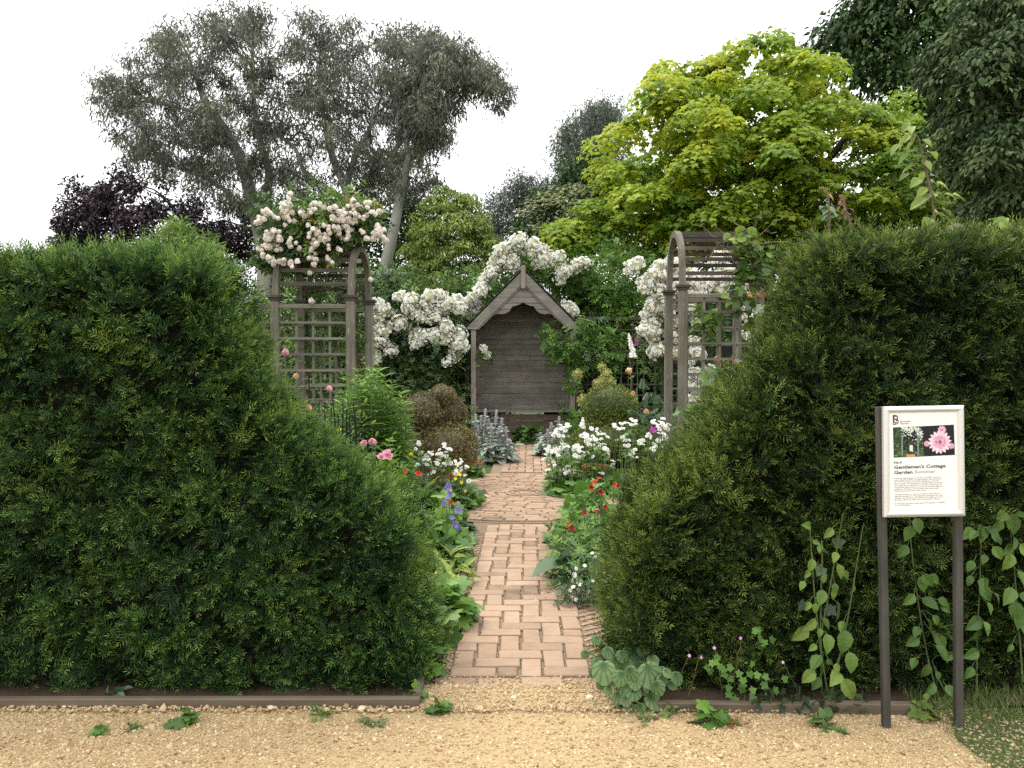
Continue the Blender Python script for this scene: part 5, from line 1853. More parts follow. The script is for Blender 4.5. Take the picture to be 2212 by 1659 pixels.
# flowers on stems over leafy mounds
def flowering(name, label, cat, flowers, conv, Y, r, mesh, mats, foliage=None, head='bloom', dY=.12, dirn=(0, -.8, .5), jit=.35, fmat='fresh', group=None, base=None, lean=.0, stemm='stem', leaf_on=None):
    pts = [W(*conv(x, y), Y + rng.uniform(-dY, dY)) for x, y in flowers]
    c = np.mean(pts, 0)
    root = thing(name, label, cat, base or (c[0], Y, .04), group)
    b, bs = MB(), MB()
    for p in pts:
        q = np.array([p[0] + rng.normal(lean, .05), p[1] + rng.normal(.03, .05), .04])
        P = wiggly(q, p, 7, .008)
        bs.tube(P, np.linspace(.005, .0025, 7), 4, rng.uniform(.2, .7))
        if leaf_on:
            stemleaves(b, P, leaf_on[0], leaf_on[1], leaf_on[2], .3, .92, .3, 1, .1, (.5, .2))
    for f in (foliage or []):
        px, yy, w_, h_, n, tpl, size, tint = f
        dome(b, (W(px, 900, yy)[0], yy, .03), w_, h_, n, tpl, size, (tint, .2), None, .2, .35, bs, 8)
    if b.n:
        b.build('foliage', M[fmat], root)
    bs.build('stem', M[stemm], root)
    pl = [(p, face(dirn, jit), r * rng.uniform(.8, 1.2)) for p in pts]
    pl.sort(key=lambda q: -q[2] / q[0][1])
    heads(root, head, mesh if isinstance(mesh, list) else [mesh], pl, mats)
    return root


flowering('cinquefoil', 'bushy plant with many small scarlet flowers spilling from the right bed', 'flowering plant',
          [(535, 745), (690, 725), (715, 735), (375, 1000), (400, 978), (455, 1035), (340, 1040), (325, 1100), (605, 1045), (305, 1250), (405, 1258), (585, 690), (630, 880), (560, 712)], z6, 6.5, .022, REDF, [M['red'], M['darkeye']],
          [(1235, 6.3, .2, .38, 130, T_PIN5, .10, .5), (1260, 6.1, .22, .50, 150, T_PIN5, .11, .5), (1300, 6.6, .25, .60, 160, T_PIN5, .11, .45), (1250, 5.8, .17, .28, 100, T_PIN5, .09, .55), (1285, 5.6, .2, .34, 120, T_PIN5, .10, .5)], jit=.6)
flowering('cinquefoil', 'dark crimson flowers with black eyes among the broad leaves of the right bed', 'flowering plant', [(485, 925), (580, 910), (400, 1032), (450, 1282), (545, 1278), (600, 780)], z6, 6.3, .026, REDDEEP, [M['red'], M['darkeye']], jit=.25)
flowering('fleabane', 'low mat of tiny white daisies at the path edge below the right hedge', 'flowering plant',
          [(400, 1385), (430, 1300), (490, 1280), (420, 1350), (440, 1400), (465, 1390), (410, 1425), (460, 1410), (390, 1450), (545, 1385), (600, 1395), (640, 1400), (570, 1440), (600, 1420), (515, 1460), (570, 1480), (555, 1515), (430, 1490), (390, 1475), (430, 1512), (445, 1445),
           (410, 1500), (395, 1487), (575, 1500), (560, 1220), (540, 1195), (625, 1330), (420, 1340)], z6, 5.3, .0125, DAISY, [M['white'], M['yellow']],
          [(1235, 5.35, .13, .24, 150, T_LANCES, .05, .5), (1275, 5.35, .15, .26, 170, T_LANCES, .05, .5), (1300, 5.3, .12, .22, 120, T_LANCES, .05, .45)], head='daisy_head', fmat='blue', dY=.07)
flowering('buttercup', 'two yellow buttercups at the foot of the right hedge', 'flowering plant', [(625, 1450), (625, 1535)], z6, 5.1, .014, YELF, [M['yellow'], M['yellow']])
flowering('bellflower', 'violet bellflowers leaning over the left edge of the path', 'flowering plant', [(1370, 1240), (1360, 1340), (1330, 1370), (1440, 1425), (1395, 1490), (1415, 1530), (1440, 1572), (1385, 1296)], z5, 6.4, .032, BELL, [M['violet'], M['white']],
          [(940, 6.5, .2, .42, 140, T_LOBED, .07, .5), (965, 6.3, .18, .36, 150, T_LOBED, .075, .45), (985, 6.6, .15, .24, 110, T_LOBED, .075, .35), (930, 6.9, .25, .5, 140, T_LOBED, .09, .55)], head='bell', dirn=(.3, -.8, .1), jit=.5)
flowering('avens', 'orange red avens flower and two more in the left bed beside the violet bells', 'flowering plant', [(1395, 1370), (1140, 1150), (1035, 1140)], z5, 6.6, .024, REDF, [M['red'], M['darkeye']], jit=.2)
flowering('geranium', 'small cluster of bright red flowers at the foot of the browned box', 'flowering plant', [(1560, 1055), (1582, 1050), (1600, 1075), (1570, 1075), (1610, 1060), (1555, 1078)], z5, 11.2, .034, REDF, [M['red'], M['darkeye']],
          [(1012, 11.2, .16, .20, 70, T_LOBED, .10, .45), (1030, 11.6, .16, .26, 70, T_LANCES, .10, .5)])
flowering('coreopsis', 'scattered small yellow flowers above the left bed', 'flowering plant', [(1450, 1155), (1425, 1187), (1470, 1215), (1495, 1280), (1250, 1415), (1245, 1405), (540, 815), (1085, 1000)], z5, 7.6, .021, YELF, [M['yellow'], M['yellow']],
          [(920, 7.8, .25, .40, 90, T_FERNY, .15, .5)])
LROSE = [T_PIN5, .12]
flowering('rose_bush', 'rose bush with soft pink blooms held above pale green leaves behind the left hedge', 'rose bush', [(118, 215), (455, 495), (785, 905), (720, 915), (580, 1000), (520, 995), (1010, 1185), (640, 1035)], z5, 6.9, .031, ROSEPINK, [M['pink']],
          [(700, 7.1, .3, .9, 110, T_PIN5, .16, .62), (760, 6.7, .35, .85, 140, T_PIN5, .16, .66), (830, 6.6, .35, .68, 150, T_PIN5, .16, .62), (640, 7.1, .3, 1.1, 110, T_PIN5, .16, .55), (885, 6.9, .3, .58, 120, T_LOBED, .13, .6)], leaf_on=(5, T_PIN5, .16), fmat='fresh', jit=.3)
flowering('rose_bush', 'apricot rose blooms low beside the lilies in the left bed', 'rose bush', [(200, 397), (300, 642), (195, 640)], z5, 7.0, .026, [ROSEAPR], [M['apricot']], leaf_on=(5, T_PIN5, .14))
flowering('poppy', 'large ragged pink double poppy leaning above the left hedge shoulder', 'poppy', [(850, 1025), (905, 1008)], z5, 6.2, .046, POPPY, [M['pink']], leaf_on=(5, T_LOBED, .12), dY=.03)
flowering('rose_bush', 'peach coloured roses in front of the ferny green right of the green box', 'rose bush', [(300, 1362), (400, 1500), (265, 1190)], z4, 10.6, .04, [ROSEAPR], [M['apricot']], [(1385, 10.8, .32, .8, 110, T_PIN5, .15, .45)], leaf_on=(5, T_PIN5, .15))
flowering('iris', 'single magenta bloom beside the foot of the right arch', 'flower', [(455, 1645), (430, 1652)], z4, 8.4, .045, IRISF, [M['magenta']], jit=.4)
flowering('allium', 'round yellow green seed heads on tall bare stems right of the seat', 'flowering plant', [(60, 1160), (95, 1215), (50, 1268), (125, 1275), (30, 1290)], z4, 12.4, .085, ALLIUM, [M['allium']], head='seed_head', dY=.2)
flowering('allium', 'pair of yellow green seed heads standing close to the right post of the seat', 'flowering plant', [(993, 985), (1033, 1168)], z3, 13.6, .115, ALLIUM, [M['allium']], head='seed_head', dY=.1)


def spire(label, conv, top, bot, Y, mat, width, n=46):
    p1, p0 = W(*conv(*top), Y), W(*conv(*bot), Y)
    root = thing('foxglove', label, 'foxglove', (p0[0], Y, .04))
    bs, b = MB(), MB()
    P = wiggly((p0[0], Y, .04), p1, 9, .008)
    bs.tube(P, np.linspace(.012, .004, 9), 5, .5)
    bell = t_blade([(0, .15), (.5, .28), (1, .38)], .25, .35)
    for i in range(n):
        f = rng.random()
        c = p0 + (p1 - p0) * f
        a = rng.uniform(-2.4, -.7) if rng.random() < .8 else rng.uniform(0, 6.28)
        d = np.array([math.cos(a), math.sin(a), -.5])
        b.inst(bell, c[None], frames(d[None], np.array([[0, 0, 1.0]]) + rng.normal(0, .3, (1, 3))), width * (1.15 - .75 * f), rng.uniform(.3, .8))
    b.tube([p0, p1], [width * .5, width * .2], 6)
    b.build('flower_spike', mat, root)
    bs.build('stem', M['stem'], root)
    bl = MB()
    dome(bl, (p0[0], Y, .04), .25, .3, 24, T_BROAD, .28, (.4, .2))
    bl.build('foliage', M['fresh'], root)


spire('white foxglove spire between the climber and the right arch', z4, (265, 900), (300, 1060), 12.2, M['white'], .07)
spire('short purple foxglove against the dark trellis left of the right arch', z4, (338, 912), (335, 970), 13.0, M['magenta'], .075, 26)
spire('small pale foxglove bells low beside the green box', z6, (478, 268), (470, 325), 11.0, M['white'], .06, 14)

# mounds of leaves
F, C2 = M['fresh'], 'plant'
bush('hellebore', 'mound of deeply lobed fresh leaves spilling over the left edge of the path', C2, 960, 4.95, .16, .27, 190, T_LOBED, .075, F, (.55, .2), group=None)
bush('hellebore', 'smaller dark lobed leaves low against the foot of the left hedge end', C2, 930, 4.62, .10, .20, 60, T_LOBED, .09, M['rosel'], (.55, .2))
bush('primrose', 'yellowing leafy plant behind the lobed mound on the left path edge', C2, 968, 5.75, .13, .24, 80, T_LANCE, .15, M['lime'], (.55, .25))
bush('mallow', 'scallop leaved seedling at the corner of the long edging board', C2, 918, 4.05, .05, .16, 16, T_LOBED, .065, F, (.55, .2))
bush('geranium_mound', 'dark cut leaved mound where the path meets the rings on the left', C2, 962, 7.3, .24, .32, 170, T_LOBED, .07, M['rosel'], (.5, .2))
bush('catmint', 'soft green mound at the back of the left bed beside the rings', C2, 905, 8.2, .35, .42, 200, T_LANCES, .09, M['blue'], (.5, .2))
bush('ground_elder', 'low leafy filler under the tall green clump on the left', C2, 800, 7.3, .5, .85, 420, T_PIN5, .15, F, (.5, .2))
bush('bergenia', 'broad leaved filler between the tall green clump and the browned box', C2, 860, 9.2, .4, .5, 90, T_BROAD, .2, M['rosel'], (.5, .2))
bush('foxglove_rosette', 'rosette of big upright grey green leaves in the right bed', C2, 1272, 7.4, .2, .36, 46, T_BROAD, .24, M['fresh'], (.6, .15), droop=-.55)
bush('foxglove_rosette', 'large broad blue green leaves bending onto the right edge of the path', C2, 1236, 5.85, .12, .22, 16, T_BROAD, .24, M['blue'], (.5, .2), droop=.25)
bush('masterwort_leaves', 'palmate green leaves below the red flowers on the right', C2, 1238, 7.1, .18, .28, 80, T_LOBED, .11, F, (.5, .2))
bush('aster', 'dark filler between the right hedge and the red flowers', C2, 1320, 6.3, .3, .55, 160, T_LANCES, .12, M['rosel'], (.5, .2))
bush('larkspur', 'ferny blue green bush in front of the trellis left of the right arch', C2, 1385, 11.9, .5, 1.25, 420, T_FERNY, .22, M['blue'], (.45, .22), shell=.3)
bush('daylily', 'strap leaved clump at the right behind the green box', C2, 1440, 11.0, .3, .75, 130, t_blade([(0, .03), (.5, .035), (1, 0)], .2, .4), .5, M['blue'], (.5, .2), droop=-.9, shell=.1)
bush('ground_ivy', 'small dark green plant growing under the seat at the end of the path', C2, 1137, 15.9, .30, .30, 110, T_LOBED, .11, M['rosel'], (.45, .2), cz=.02)
bush('fern', 'leafy filler by the right foot of the seat', C2, 1255, 14.6, .32, .7, 150, T_PIN5, .2, F, (.42, .2))
bush('fern', 'dark leafy filler at the foot of the trellis left of the browned box', C2, 870, 13.5, .7, .85, 260, T_PIN5, .18, M['rosel'], (.4, .2))
bush('fern', 'dark leafy filler at the left foot of the seat', C2, 1000, 15.3, .4, .9, 170, T_PIN5, .18, M['rosel'], (.35, .2))
bush('shrub_rose', 'leafy rose growth under the left arch', 'shrub', 640, 8.9, .45, 1.3, 260, T_PIN5, .15, M['rosel'], (.5, .22), shell=.3)
bush('shrub_rose', 'leafy growth behind the foot of the right arch', 'shrub', 1520, 9.6, .6, 1.1, 260, T_PIN5, .15, F, (.45, .22), shell=.3)
bush('catmint', 'soft leafy mound between the right arch and the hedge shoulder', C2, 1420, 7.9, .4, .62, 220, T_LANCES, .11, M['blue'], (.5, .2))

# big silver veined leaves at the foot of the right hedge
def veined(seed):
    out_ = polar(lambda a: (.60 + .12 * abs(math.cos(a)) + .05 * math.sin(a) + .16 * max(0, math.sin(a)) ** 14 - (.40 if abs(a + PI / 2) < .13 else 0)), 36, (0, .52))
    V, T, A = t_fan(out_, (0, .14), .04, -.45, .10)
    # a mid ring so that the veins run out from the stalk
    n = 36
    mid = [(.55 * x, .14 + .55 * (y - .14), .05 - .03 * (x * x + y * y)) for x, y in out_]
    V2 = np.concatenate([V, np.array(mid)])
    T2, A2 = [], np.concatenate([A, np.zeros(n)])
    for i in range(n):
        k = (i + 1) % n
        T2 += [(0, 1 + n + i, 1 + n + k), (1 + n + i, 1 + i, 1 + k), (1 + n + i, 1 + k, 1 + n + k)]
    for i in range(n):
        v = -.32 if i % 4 == 0 else .08
        A2[1 + i] = v * .8 + (.08 if i % 3 else 0)
        A2[1 + n + i] = v
    return V2, np.array(T2), A2


M['brunn'] = leafmat('silver veined leaves', [(0, (.016, .045, .012)), (.35, (.045, .10, .028)), (.7, (.125, .195, .075)), (1, (.25, .32, .16))], .5, .18, .3)
o = thing('brunnera', 'clump of large heart shaped silver leaves with dark veins at the corner of the gravel', C2, (.62, 3.80, .02))
b, bs = MB(), MB()
VEIN = veined(0)
BL = [(300, 625, 190), (555, 530, 230), (680, 650, 220), (620, 470, 110), (440, 680, 130), (520, 640, 120), (410, 840, 120), (545, 800, 130), (700, 870, 150), (330, 470, 100), (510, 930, 95), (600, 930, 90), (240, 370, 80), (150, 490, 70), (740, 760, 120), (900, 680, 110), (340, 780, 90),
      (280, 740, 80), (470, 760, 120), (620, 760, 110), (390, 560, 120), (240, 560, 90), (480, 870, 90), (780, 700, 100), (820, 640, 90), (380, 660, 110), (480, 580, 120), (600, 590, 120), (560, 720, 110), (660, 740, 110), (770, 640, 110), (350, 700, 90), (450, 500, 100), (700, 540, 100), (440, 920, 80), (660, 940, 80), (220, 640, 80), (860, 740, 80), (720, 820, 80)]
for i, (x, y, wd) in enumerate(BL):
    px, py = zb(x, y)
    Y = 3.66 + (.16 if y < 600 else 0) + rng.uniform(0, .10)
    p = W(px, py, Y)
    p[2] = max(p[2], .02)
    s_ = wd * .2637 * Y / FPX / 1.32 * 1.0
    d = np.array([(px - 1370) / 140 + rng.normal(0, .25), -.55, -.75 + rng.normal(0, .2)])
    nn = np.array([rng.normal(0, .45), -.75 + rng.normal(0, .3), .75 + rng.normal(0, .3)])
    R = frames(d[None], nn[None])[0]
    b.inst(VEIN, (p - R[:, 1] * s_ * .5)[None], R[None], s_, float(np.clip(rng.normal(.54, .14), .3, .85)))
    q = p - R[:, 1] * s_ * .5
    bs.tube(wiggly((.60 + rng.normal(0, .05), 3.90, .03), q, 5, .006), .004, 5)
b.build('foliage', M['brunn'], o)
bs.build('stem', M['stem'], o)


# broad leaved weeds standing against the right hedge
def weed(name, label, conv, leaves, Y, stems, mat, tpl=T_BROAD, kx=.3319, cat='weed', stalk=.003, base=None, tint=(.5, .18), facing=(-.85, .55), centre=None):
    P0 = W(*conv(*stems[0][0]), Y)
    root = thing(name, label, cat, base or (P0[0], Y, 0))
    b, bs = MB(), MB()
    SP = []
    for st in stems:
        P = np.array([W(*conv(x, y), Y + .02) for x, y in st])
        P[:, 2] = np.maximum(P[:, 2], 0.0)
        t = np.linspace(0, len(P) - 1, len(P) * 4)
        Q = np.stack([np.interp(t, np.arange(len(P)), P[:, k]) for k in range(3)], -1)
        for _ in range(2):
            Q[1:-1] = (Q[:-2] + 2 * Q[1:-1] + Q[2:]) / 4
        bs.tube(Q, np.linspace(stalk * 1.5, stalk * .7, len(Q)), 5, .4)
        SP.append(Q)
    SP = np.concatenate(SP)
    for lf in leaves:
        x, y, L = lf[:3]
        p = W(*conv(x, y), Y - rng.uniform(0, .05))
        s_ = L * kx * Y / FPX
        k = np.argmin(np.linalg.norm(SP - p - np.array([0, 0, .03]), axis=1))
        a = SP[k]
        d = p - a
        d[1] = -.25 * np.linalg.norm(d) - .01
        d[2] -= .35 * np.linalg.norm(d)
        d = norm(d + rng.normal(0, .12, 3) * np.linalg.norm(d))
        R = frames(d[None], np.array([[rng.normal(0, .55), facing[0] + rng.normal(0, .35), facing[1] + rng.normal(0, .25)]]))[0]
        q = p - R[:, 1] * s_ * .5
        b.inst(tpl, q[None], R[None], s_, float(np.clip(rng.normal(*tint), 0, 1)))
        bs.tube(np.array([a, (a + q) / 2 + np.array([0, 0, .01]), q]), stalk * .5, 4, .5)
    b.build('foliage', mat, root)
    bs.build('stem', M['stem'], root)
    return root


WA_ = [(115, 790, 135), (180, 730, 115), (295, 850, 125), (400, 840, 155), (250, 550, 105), (365, 640, 135), (210, 970, 115), (345, 1070, 130), (165, 1065, 115), (430, 1150, 150), (215, 1110, 95), (445, 975, 135), (340, 490, 65), (380, 735, 75), (285, 720, 85), (165, 605, 65), (125, 470, 65), (185, 340, 85),
       (340, 285, 75), (300, 130, 85), (160, 395, 65), (210, 620, 65), (375, 380, 95), (265, 430, 55), (305, 970, 55), (195, 875, 65), (350, 1010, 65), (455, 500, 65), (160, 80, 80), (215, 190, 50), (240, 230, 60), (410, 400, 60), (330, 530, 70), (240, 780, 60)]
weed('green_alkanet', 'tall broad leaved weed against the hedge just left of the sign', zr, WA_, 3.80, [[(300, 1290), (245, 900), (245, 600), (255, 180)], [(245, 900), (200, 500), (175, 100)], [(245, 800), (330, 350), (390, 0)], [(300, 1290), (420, 700), (520, 80)]], M['weed'], tint=(.55, .2))
WB_ = [(820, 130, 110), (880, 80, 100), (780, 250, 100), (825, 565, 100), (910, 465, 100), (945, 440, 100), (990, 430, 90), (960, 585, 110), (1050, 580, 90), (1060, 620, 80), (980, 790, 105), (845, 840, 95), (870, 770, 80), (1045, 910, 125), (1080, 930, 100), (960, 730, 95), (1030, 840, 110), (1100, 820, 80), (930, 1030, 100),
       (850, 975, 80), (965, 1150, 110), (1085, 1240, 120), (1090, 1160, 90), (890, 1270, 100), (1000, 700, 80), (1010, 1060, 60), (930, 1200, 55)]
weed('green_alkanet', 'broad leaved weed growing between the two posts of the sign', zr, WB_, 3.84, [[(1010, 1260), (940, 940), (880, 600), (830, 200), (825, 20)], [(1080, 1290), (1000, 1060), (970, 960)]], M['weed'], tint=(.32, .15))
WC_ = [(1300, 130, 120), (1370, 120, 100), (1395, 90, 110), (1500, 75, 130), (1430, 20, 110), (1540, 10, 110), (1400, 260, 100), (1460, 245, 110), (1470, 320, 120), (1510, 200, 100), (1310, 300, 70), (1220, 345, 80), (1305, 460, 100), (1215, 440, 70), (1325, 525, 120), (1400, 555, 80), (1475, 540, 130), (1515, 640, 130),
       (1540, 690, 130), (1250, 720, 130), (1255, 795, 130), (1330, 750, 90), (1230, 920, 110), (1215, 1040, 90), (1210, 130, 100), (1240, 140, 80), (1380, 160, 60), (1410, 180, 60), (1480, 880, 60), (1560, 420, 100), (1590, 250, 120), (1600, 560, 120), (1590, 760, 110), (1350, 620, 80)]
weed('green_alkanet', 'broad leaved weed climbing the hedge at the right edge beyond the sign', zr, WC_, 3.86, [[(1260, 1180), (1260, 800), (1280, 500), (1290, 100)], [(1560, 1100), (1530, 700), (1500, 300), (1470, 20)]], M['weed'], tint=(.42, .18))

# ivy and vines over the shoulder of the right hedge
IV = [(1430, 590, 120), (1470, 560, 90), (1435, 680, 90), (1545, 470, 110), (1600, 430, 80), (1480, 760, 130), (1440, 770, 90), (1530, 900, 120), (1370, 880, 110), (1330, 960, 80), (1430, 980, 110), (1490, 800, 80), (1180, 700, 80), (1270, 720, 90), (1180, 1090, 90), (1120, 1110, 80)]
weed('ivy', 'trails of pale green ivy hanging over the shoulder of the right hedge', z4, IV, 4.55, [[(1600, 440), (1520, 530), (1460, 700), (1440, 780), (1400, 950)], [(1500, 780), (1530, 900)], [(1300, 760), (1260, 720), (1180, 700)], [(1300, 760), (1200, 1080), (1120, 1110)]], M['ivy'], T_IVY, .2813, 'ivy', tint=(.75, .15), base=(1.5, 4.55, 1.4))
BV = [(860, 1280, 110), (900, 1200, 90), (950, 1190, 90), (1000, 1190, 90), (1050, 1180, 80), (1100, 1150, 90), (880, 1350, 110), (810, 1440, 110), (780, 1500, 130), (850, 1440, 120), (700, 1520, 100), (900, 1450, 90), (950, 1250, 80), (840, 1230, 80), (1150, 1130, 90), (1210, 1090, 80), (890, 1540, 80), (830, 1560, 100),
      (640, 1510, 60), (940, 1320, 70), (1020, 1240, 70)]
weed('bindweed', 'bright bindweed vine sprawling along the sloping top of the right hedge', z4, BV, 4.95, [[(1250, 1090), (1100, 1170), (950, 1230), (880, 1350), (880, 1560)], [(880, 1450), (760, 1490), (640, 1500)]], M['weed'], T_IVY, .2813, 'vine', tint=(.5, .2), base=(1.0, 4.95, 1.1))
# dark ivy low in the hedges
for lab, pts, Y in (('dark ivy leaves low on the right hedge near the tall weed', [(x, y, 75) for x, y in ((120, 610), (370, 190), (270, 240), (430, 810), (320, 640), (240, 380))], 3.86), ('dark ivy creeping along the foot of the right hedge behind its edging', [(rng.uniform(-260, 560), rng.uniform(1150, 1300), 52) for _ in range(60)], 3.72)):
    weed('ivy', lab, zr, pts, Y, [[(300, 1290), (250, 1200), (240, 600), (260, 250)]] if Y > 3.8 else [[(-250, 1290), (0, 1240), (250, 1260), (500, 1250)]], M['ivy'], T_IVY, .3319, 'ivy', tint=(.5, .2))
# bindweed over the right end of the right arch
o = thing('bindweed', 'bindweed and dry stems tangled over the far right end of the bare arch', 'vine', (2.75, 9.3, 0))
b, bs = MB(), MB()
for poly, nc, t_ in (([z4(1060, 150), z4(1240, 130), z4(1290, 250), z4(1250, 330), z4(1100, 250)], 9, .75), ([z4(1110, 260), z4(1280, 240), z4(1390, 310), z4(1280, 480), z4(1130, 450)], 24, .55), ([z4(1060, 480), z4(1250, 480), z4(1260, 800), z4(1150, 900), z4(1000, 700)], 20, .5), ([z4(800, 720), z4(960, 760), z4(950, 1100), z4(800, 950)], 14, .5)):
    crown(b, poly, 9.25, .25, int(nc * .75), .09, 6, T_HEART, .062, 'random', inset=0, tint=(t_, .2), rmax=40)
for k in range(26):
    p = W(*z4(rng.uniform(820, 1280), rng.uniform(110, 260)), 9.3 + rng.uniform(-.3, .3))
    bs.tube(wiggly(p, p + rng.normal(0, .22, 3) * np.array([1, .6, .7]), 7, .03), .004, 4, rng.uniform(.3, 1))
bs.tube(wiggly(W(*z4(1230, 900), 9.3) * np.array([1, 1, 0]), W(*z4(1200, 140), 9.3), 12, .04), .010, 5)
b.build('foliage', M['mid'], o)
bs.build('stem', M['brownstem'], o)
b = MB()
crown(b, [z4(1170, 580), z4(1330, 540), z4(1340, 600), z4(1180, 640)], 8.2, .1, 5, .06, 5, T_OVALS, .055, 'random', inset=0)
crown(b, [z4(980, 1080), z4(1080, 1050), z4(1080, 1120), z4(980, 1110)], 8.2, .1, 3, .06, 5, T_OVALS, .055, 'random', inset=0)
o = thing('orange_shoots', 'young orange brown shoots beside the right post of the bare arch', 'shoots', (2.4, 8.2, .04))
b.build('foliage', M['orangeleaf'], o)
bs = MB()
for q in ((1250, 590), (1030, 1085)):
    p = W(*z4(*q), 8.2)
    bs.tube(wiggly((p[0], 8.25, .04), p, 8, .01), .006, 5)
bs.build('stem', M['brownstem'], o)


def shoot(name, label, pts, Y, leaves, mat, tpl, kx, conv=lambda x, y: (x, y), tint=(.5, .25), smat='brownstem', cat='shoot'):
    P = np.array([W(*conv(*q), Y) for q in pts])
    P = np.concatenate([[[P[0][0], Y, .03]], P])
    root = thing(name, label, cat, (P[0][0], Y, .03))
    bs, b = MB(), MB()
    t = np.linspace(0, len(P) - 1, len(P) * 4)
    Q = np.stack([np.interp(t, np.arange(len(P)), P[:, k]) for k in range(3)], -1)
    bs.tube(Q, np.linspace(.010, .004, len(Q)), 5, .5)
    for x, y, L in leaves:
        p = W(*conv(x, y), Y + rng.uniform(-.08, .08))
        a = Q[np.argmin(np.linalg.norm(Q - p - np.array([0, 0, .02]), axis=1))]
        d = norm(p - a + np.array([0, -.02, -.02]) + rng.normal(0, .01, 3))
        s_ = L * kx * Y / FPX
        R = frames(d[None], np.array([[rng.normal(0, .4), -.5, .8]]))[0]
        q = p - R[:, 1] * s_ * .5
        b.inst(tpl, q[None], R[None], s_, float(np.clip(rng.normal(*tint), 0, 1)))
        bs.tube(np.array([a, q]), .002, 4, .5)
    b.build('foliage', mat, root)
    bs.build('stem', M[smat], root)


zt4 = lambda x, y: ((2800 + x * .5424) / 1.7143, y * .5424 / 1.7143)
shoot('tree_shoot', 'single tall shoot with large pale leaves rising above the right hedge', [(1215, 1480), (1185, 1280), (1140, 1080), (1110, 950), (1060, 860)], 5.3,
      [(1020, 870, 80), (1060, 880, 80), (990, 980, 100), (1040, 1005, 90), (945, 1015, 95), (1170, 965, 80), (1210, 1045, 110), (1000, 1080, 100), (1170, 1120, 100), (1030, 1150, 80), (1010, 1200, 80), (1130, 1210, 80), (1090, 1240, 100), (1220, 1195, 80), (1225, 1245, 100), (1280, 1260, 100), (1130, 1310, 90), (1270, 1330, 90), (1330, 1330, 90), (1385, 1335, 90),
       (1220, 1320, 80), (1120, 1370, 120), (1160, 1350, 100), (1090, 1395, 90), (1260, 1460, 130), (1300, 1480, 120), (1170, 1510, 110), (1310, 1440, 90), (1200, 1530, 90), (1030, 940, 70), (1070, 940, 70)], M['lime'], T_BROAD, .3164, zt4, (.45, .22))
shoot('rose_shoot', 'dark red young rose shoot rising from the top of the right hedge', [(640, 1520), (600, 1400), (585, 1330)], 4.9, [(x, y, 40) for x, y in ((575, 1335), (600, 1350), (570, 1380), (610, 1385), (560, 1420), (620, 1410), (590, 1440), (655, 1430), (570, 1480), (610, 1480), (670, 1500), (690, 1530), (640, 1460), (590, 1360), (605, 1425))], M['redleaf'], T_OVAL, .3164, zt4)
shoot('rose_shoot', 'short rusty shoot tip beside the dark red one', [(500, 1450), (490, 1330), (470, 1285)], 5.1, [(x, y, 45) for x, y in ((440, 1290), (465, 1285), (495, 1290), (480, 1305), (505, 1330), (520, 1350))], M['orangeleaf'], T_OVAL, .3164, zt4)
shoot('leafy_shoot', 'green leafy shoot left of the dark red one on the hedge top', [(500, 1530), (495, 1430)], 5.0, [(x, y, 65) for x, y in ((450, 1410), (470, 1440), (520, 1430), (540, 1460), (460, 1480), (530, 1400), (500, 1490), (495, 1400))], M['blue'], T_BROAD, .3164, zt4)
o = thing('vine', 'bright green vine leaves lying along the top of the right hedge at the frame edge', 'vine', (2.55, 4.45, 0))
b = MB()
crown(b, [(2085, 492), (2140, 478), (2215, 478), (2330, 475), (2330, 502), (2100, 506)], 4.4, .2, 16, .05, 5, T_HEART, .04, 'random', inset=0, tint=(.65, .2), rmax=30)
b.build('foliage', M['weed'], o)
MB().tube(wiggly((2.6, 4.95, .03), (2.5, 4.5, 2.28), 9, .02), .008, 5).build('stem', M['brownstem'], o)
# rounded stone top behind the hedge
o = thing('stone_finial', 'rounded pale stone top just showing above the right hedge', 'finial', (3.0, 5.6, 0))
p = W(2064, 506, 5.6)
b = MB()
v, t, a = ball(18, 10)
b.add(v * .072 + p, t, .5)
b.build('ball', M['stone'], o, smooth=True)
b = MB()
b.tube([(p[0], p[1], 0), (p[0], p[1], .1), (p[0], p[1], .12), (p[0], p[1], p[2] - .14), (p[0], p[1], p[2] - .10), (p[0], p[1], p[2] - .06)], [.12, .12, .09, .07, .09, .045], 20)
b.build('pedestal', M['stone'], o)

# herb robert
o = thing('herb_robert', 'little lilac pink flowers dotted over the foot of the right hedge', 'wild flower', (1.1, 3.8, 0))
b, bs = MB(), MB()
hp = []
for x, y in ((1000, 505), (1095, 515), (1205, 440), (1420, 358), (1765, 558), (1630, 812), (1580, 905)):
    p = W(*zb(x, y), 3.77)
    hp.append((p, face((0, -1, .4), .25), .0085))
    bs.tube(wiggly((p[0] + rng.normal(0, .06), 3.84, .02), p, 7, .008), .0016, 4, .6)
for x, y in ((1290, 600), (1340, 770), (1450, 740), (1560, 600), (1560, 780), (1740, 760), (1150, 590), (1640, 410), (1560, 320), (1480, 950), (1300, 650), (1400, 1000)):
    p = W(*zb(x, y), 3.76)
    for k in range(4):
        q = p + rng.normal(0, .022, 3) * np.array([1, .4, 1])
        q[2] = max(q[2], .02)
        b.inst(T_IVY, q[None], frames(np.array([[rng.normal(), -.3, rng.normal(0, .5)]]), np.array([[0, -.8, .5]]) + rng.normal(0, .25, (1, 3))), .032, rng.uniform(.2, .7))
b.build('foliage', M['fresh'], o)
bs.build('stem', M['brownstem'], o)
heads(o, 'bloom', [LILACF], hp, [M['lilac'], M['yellow']])

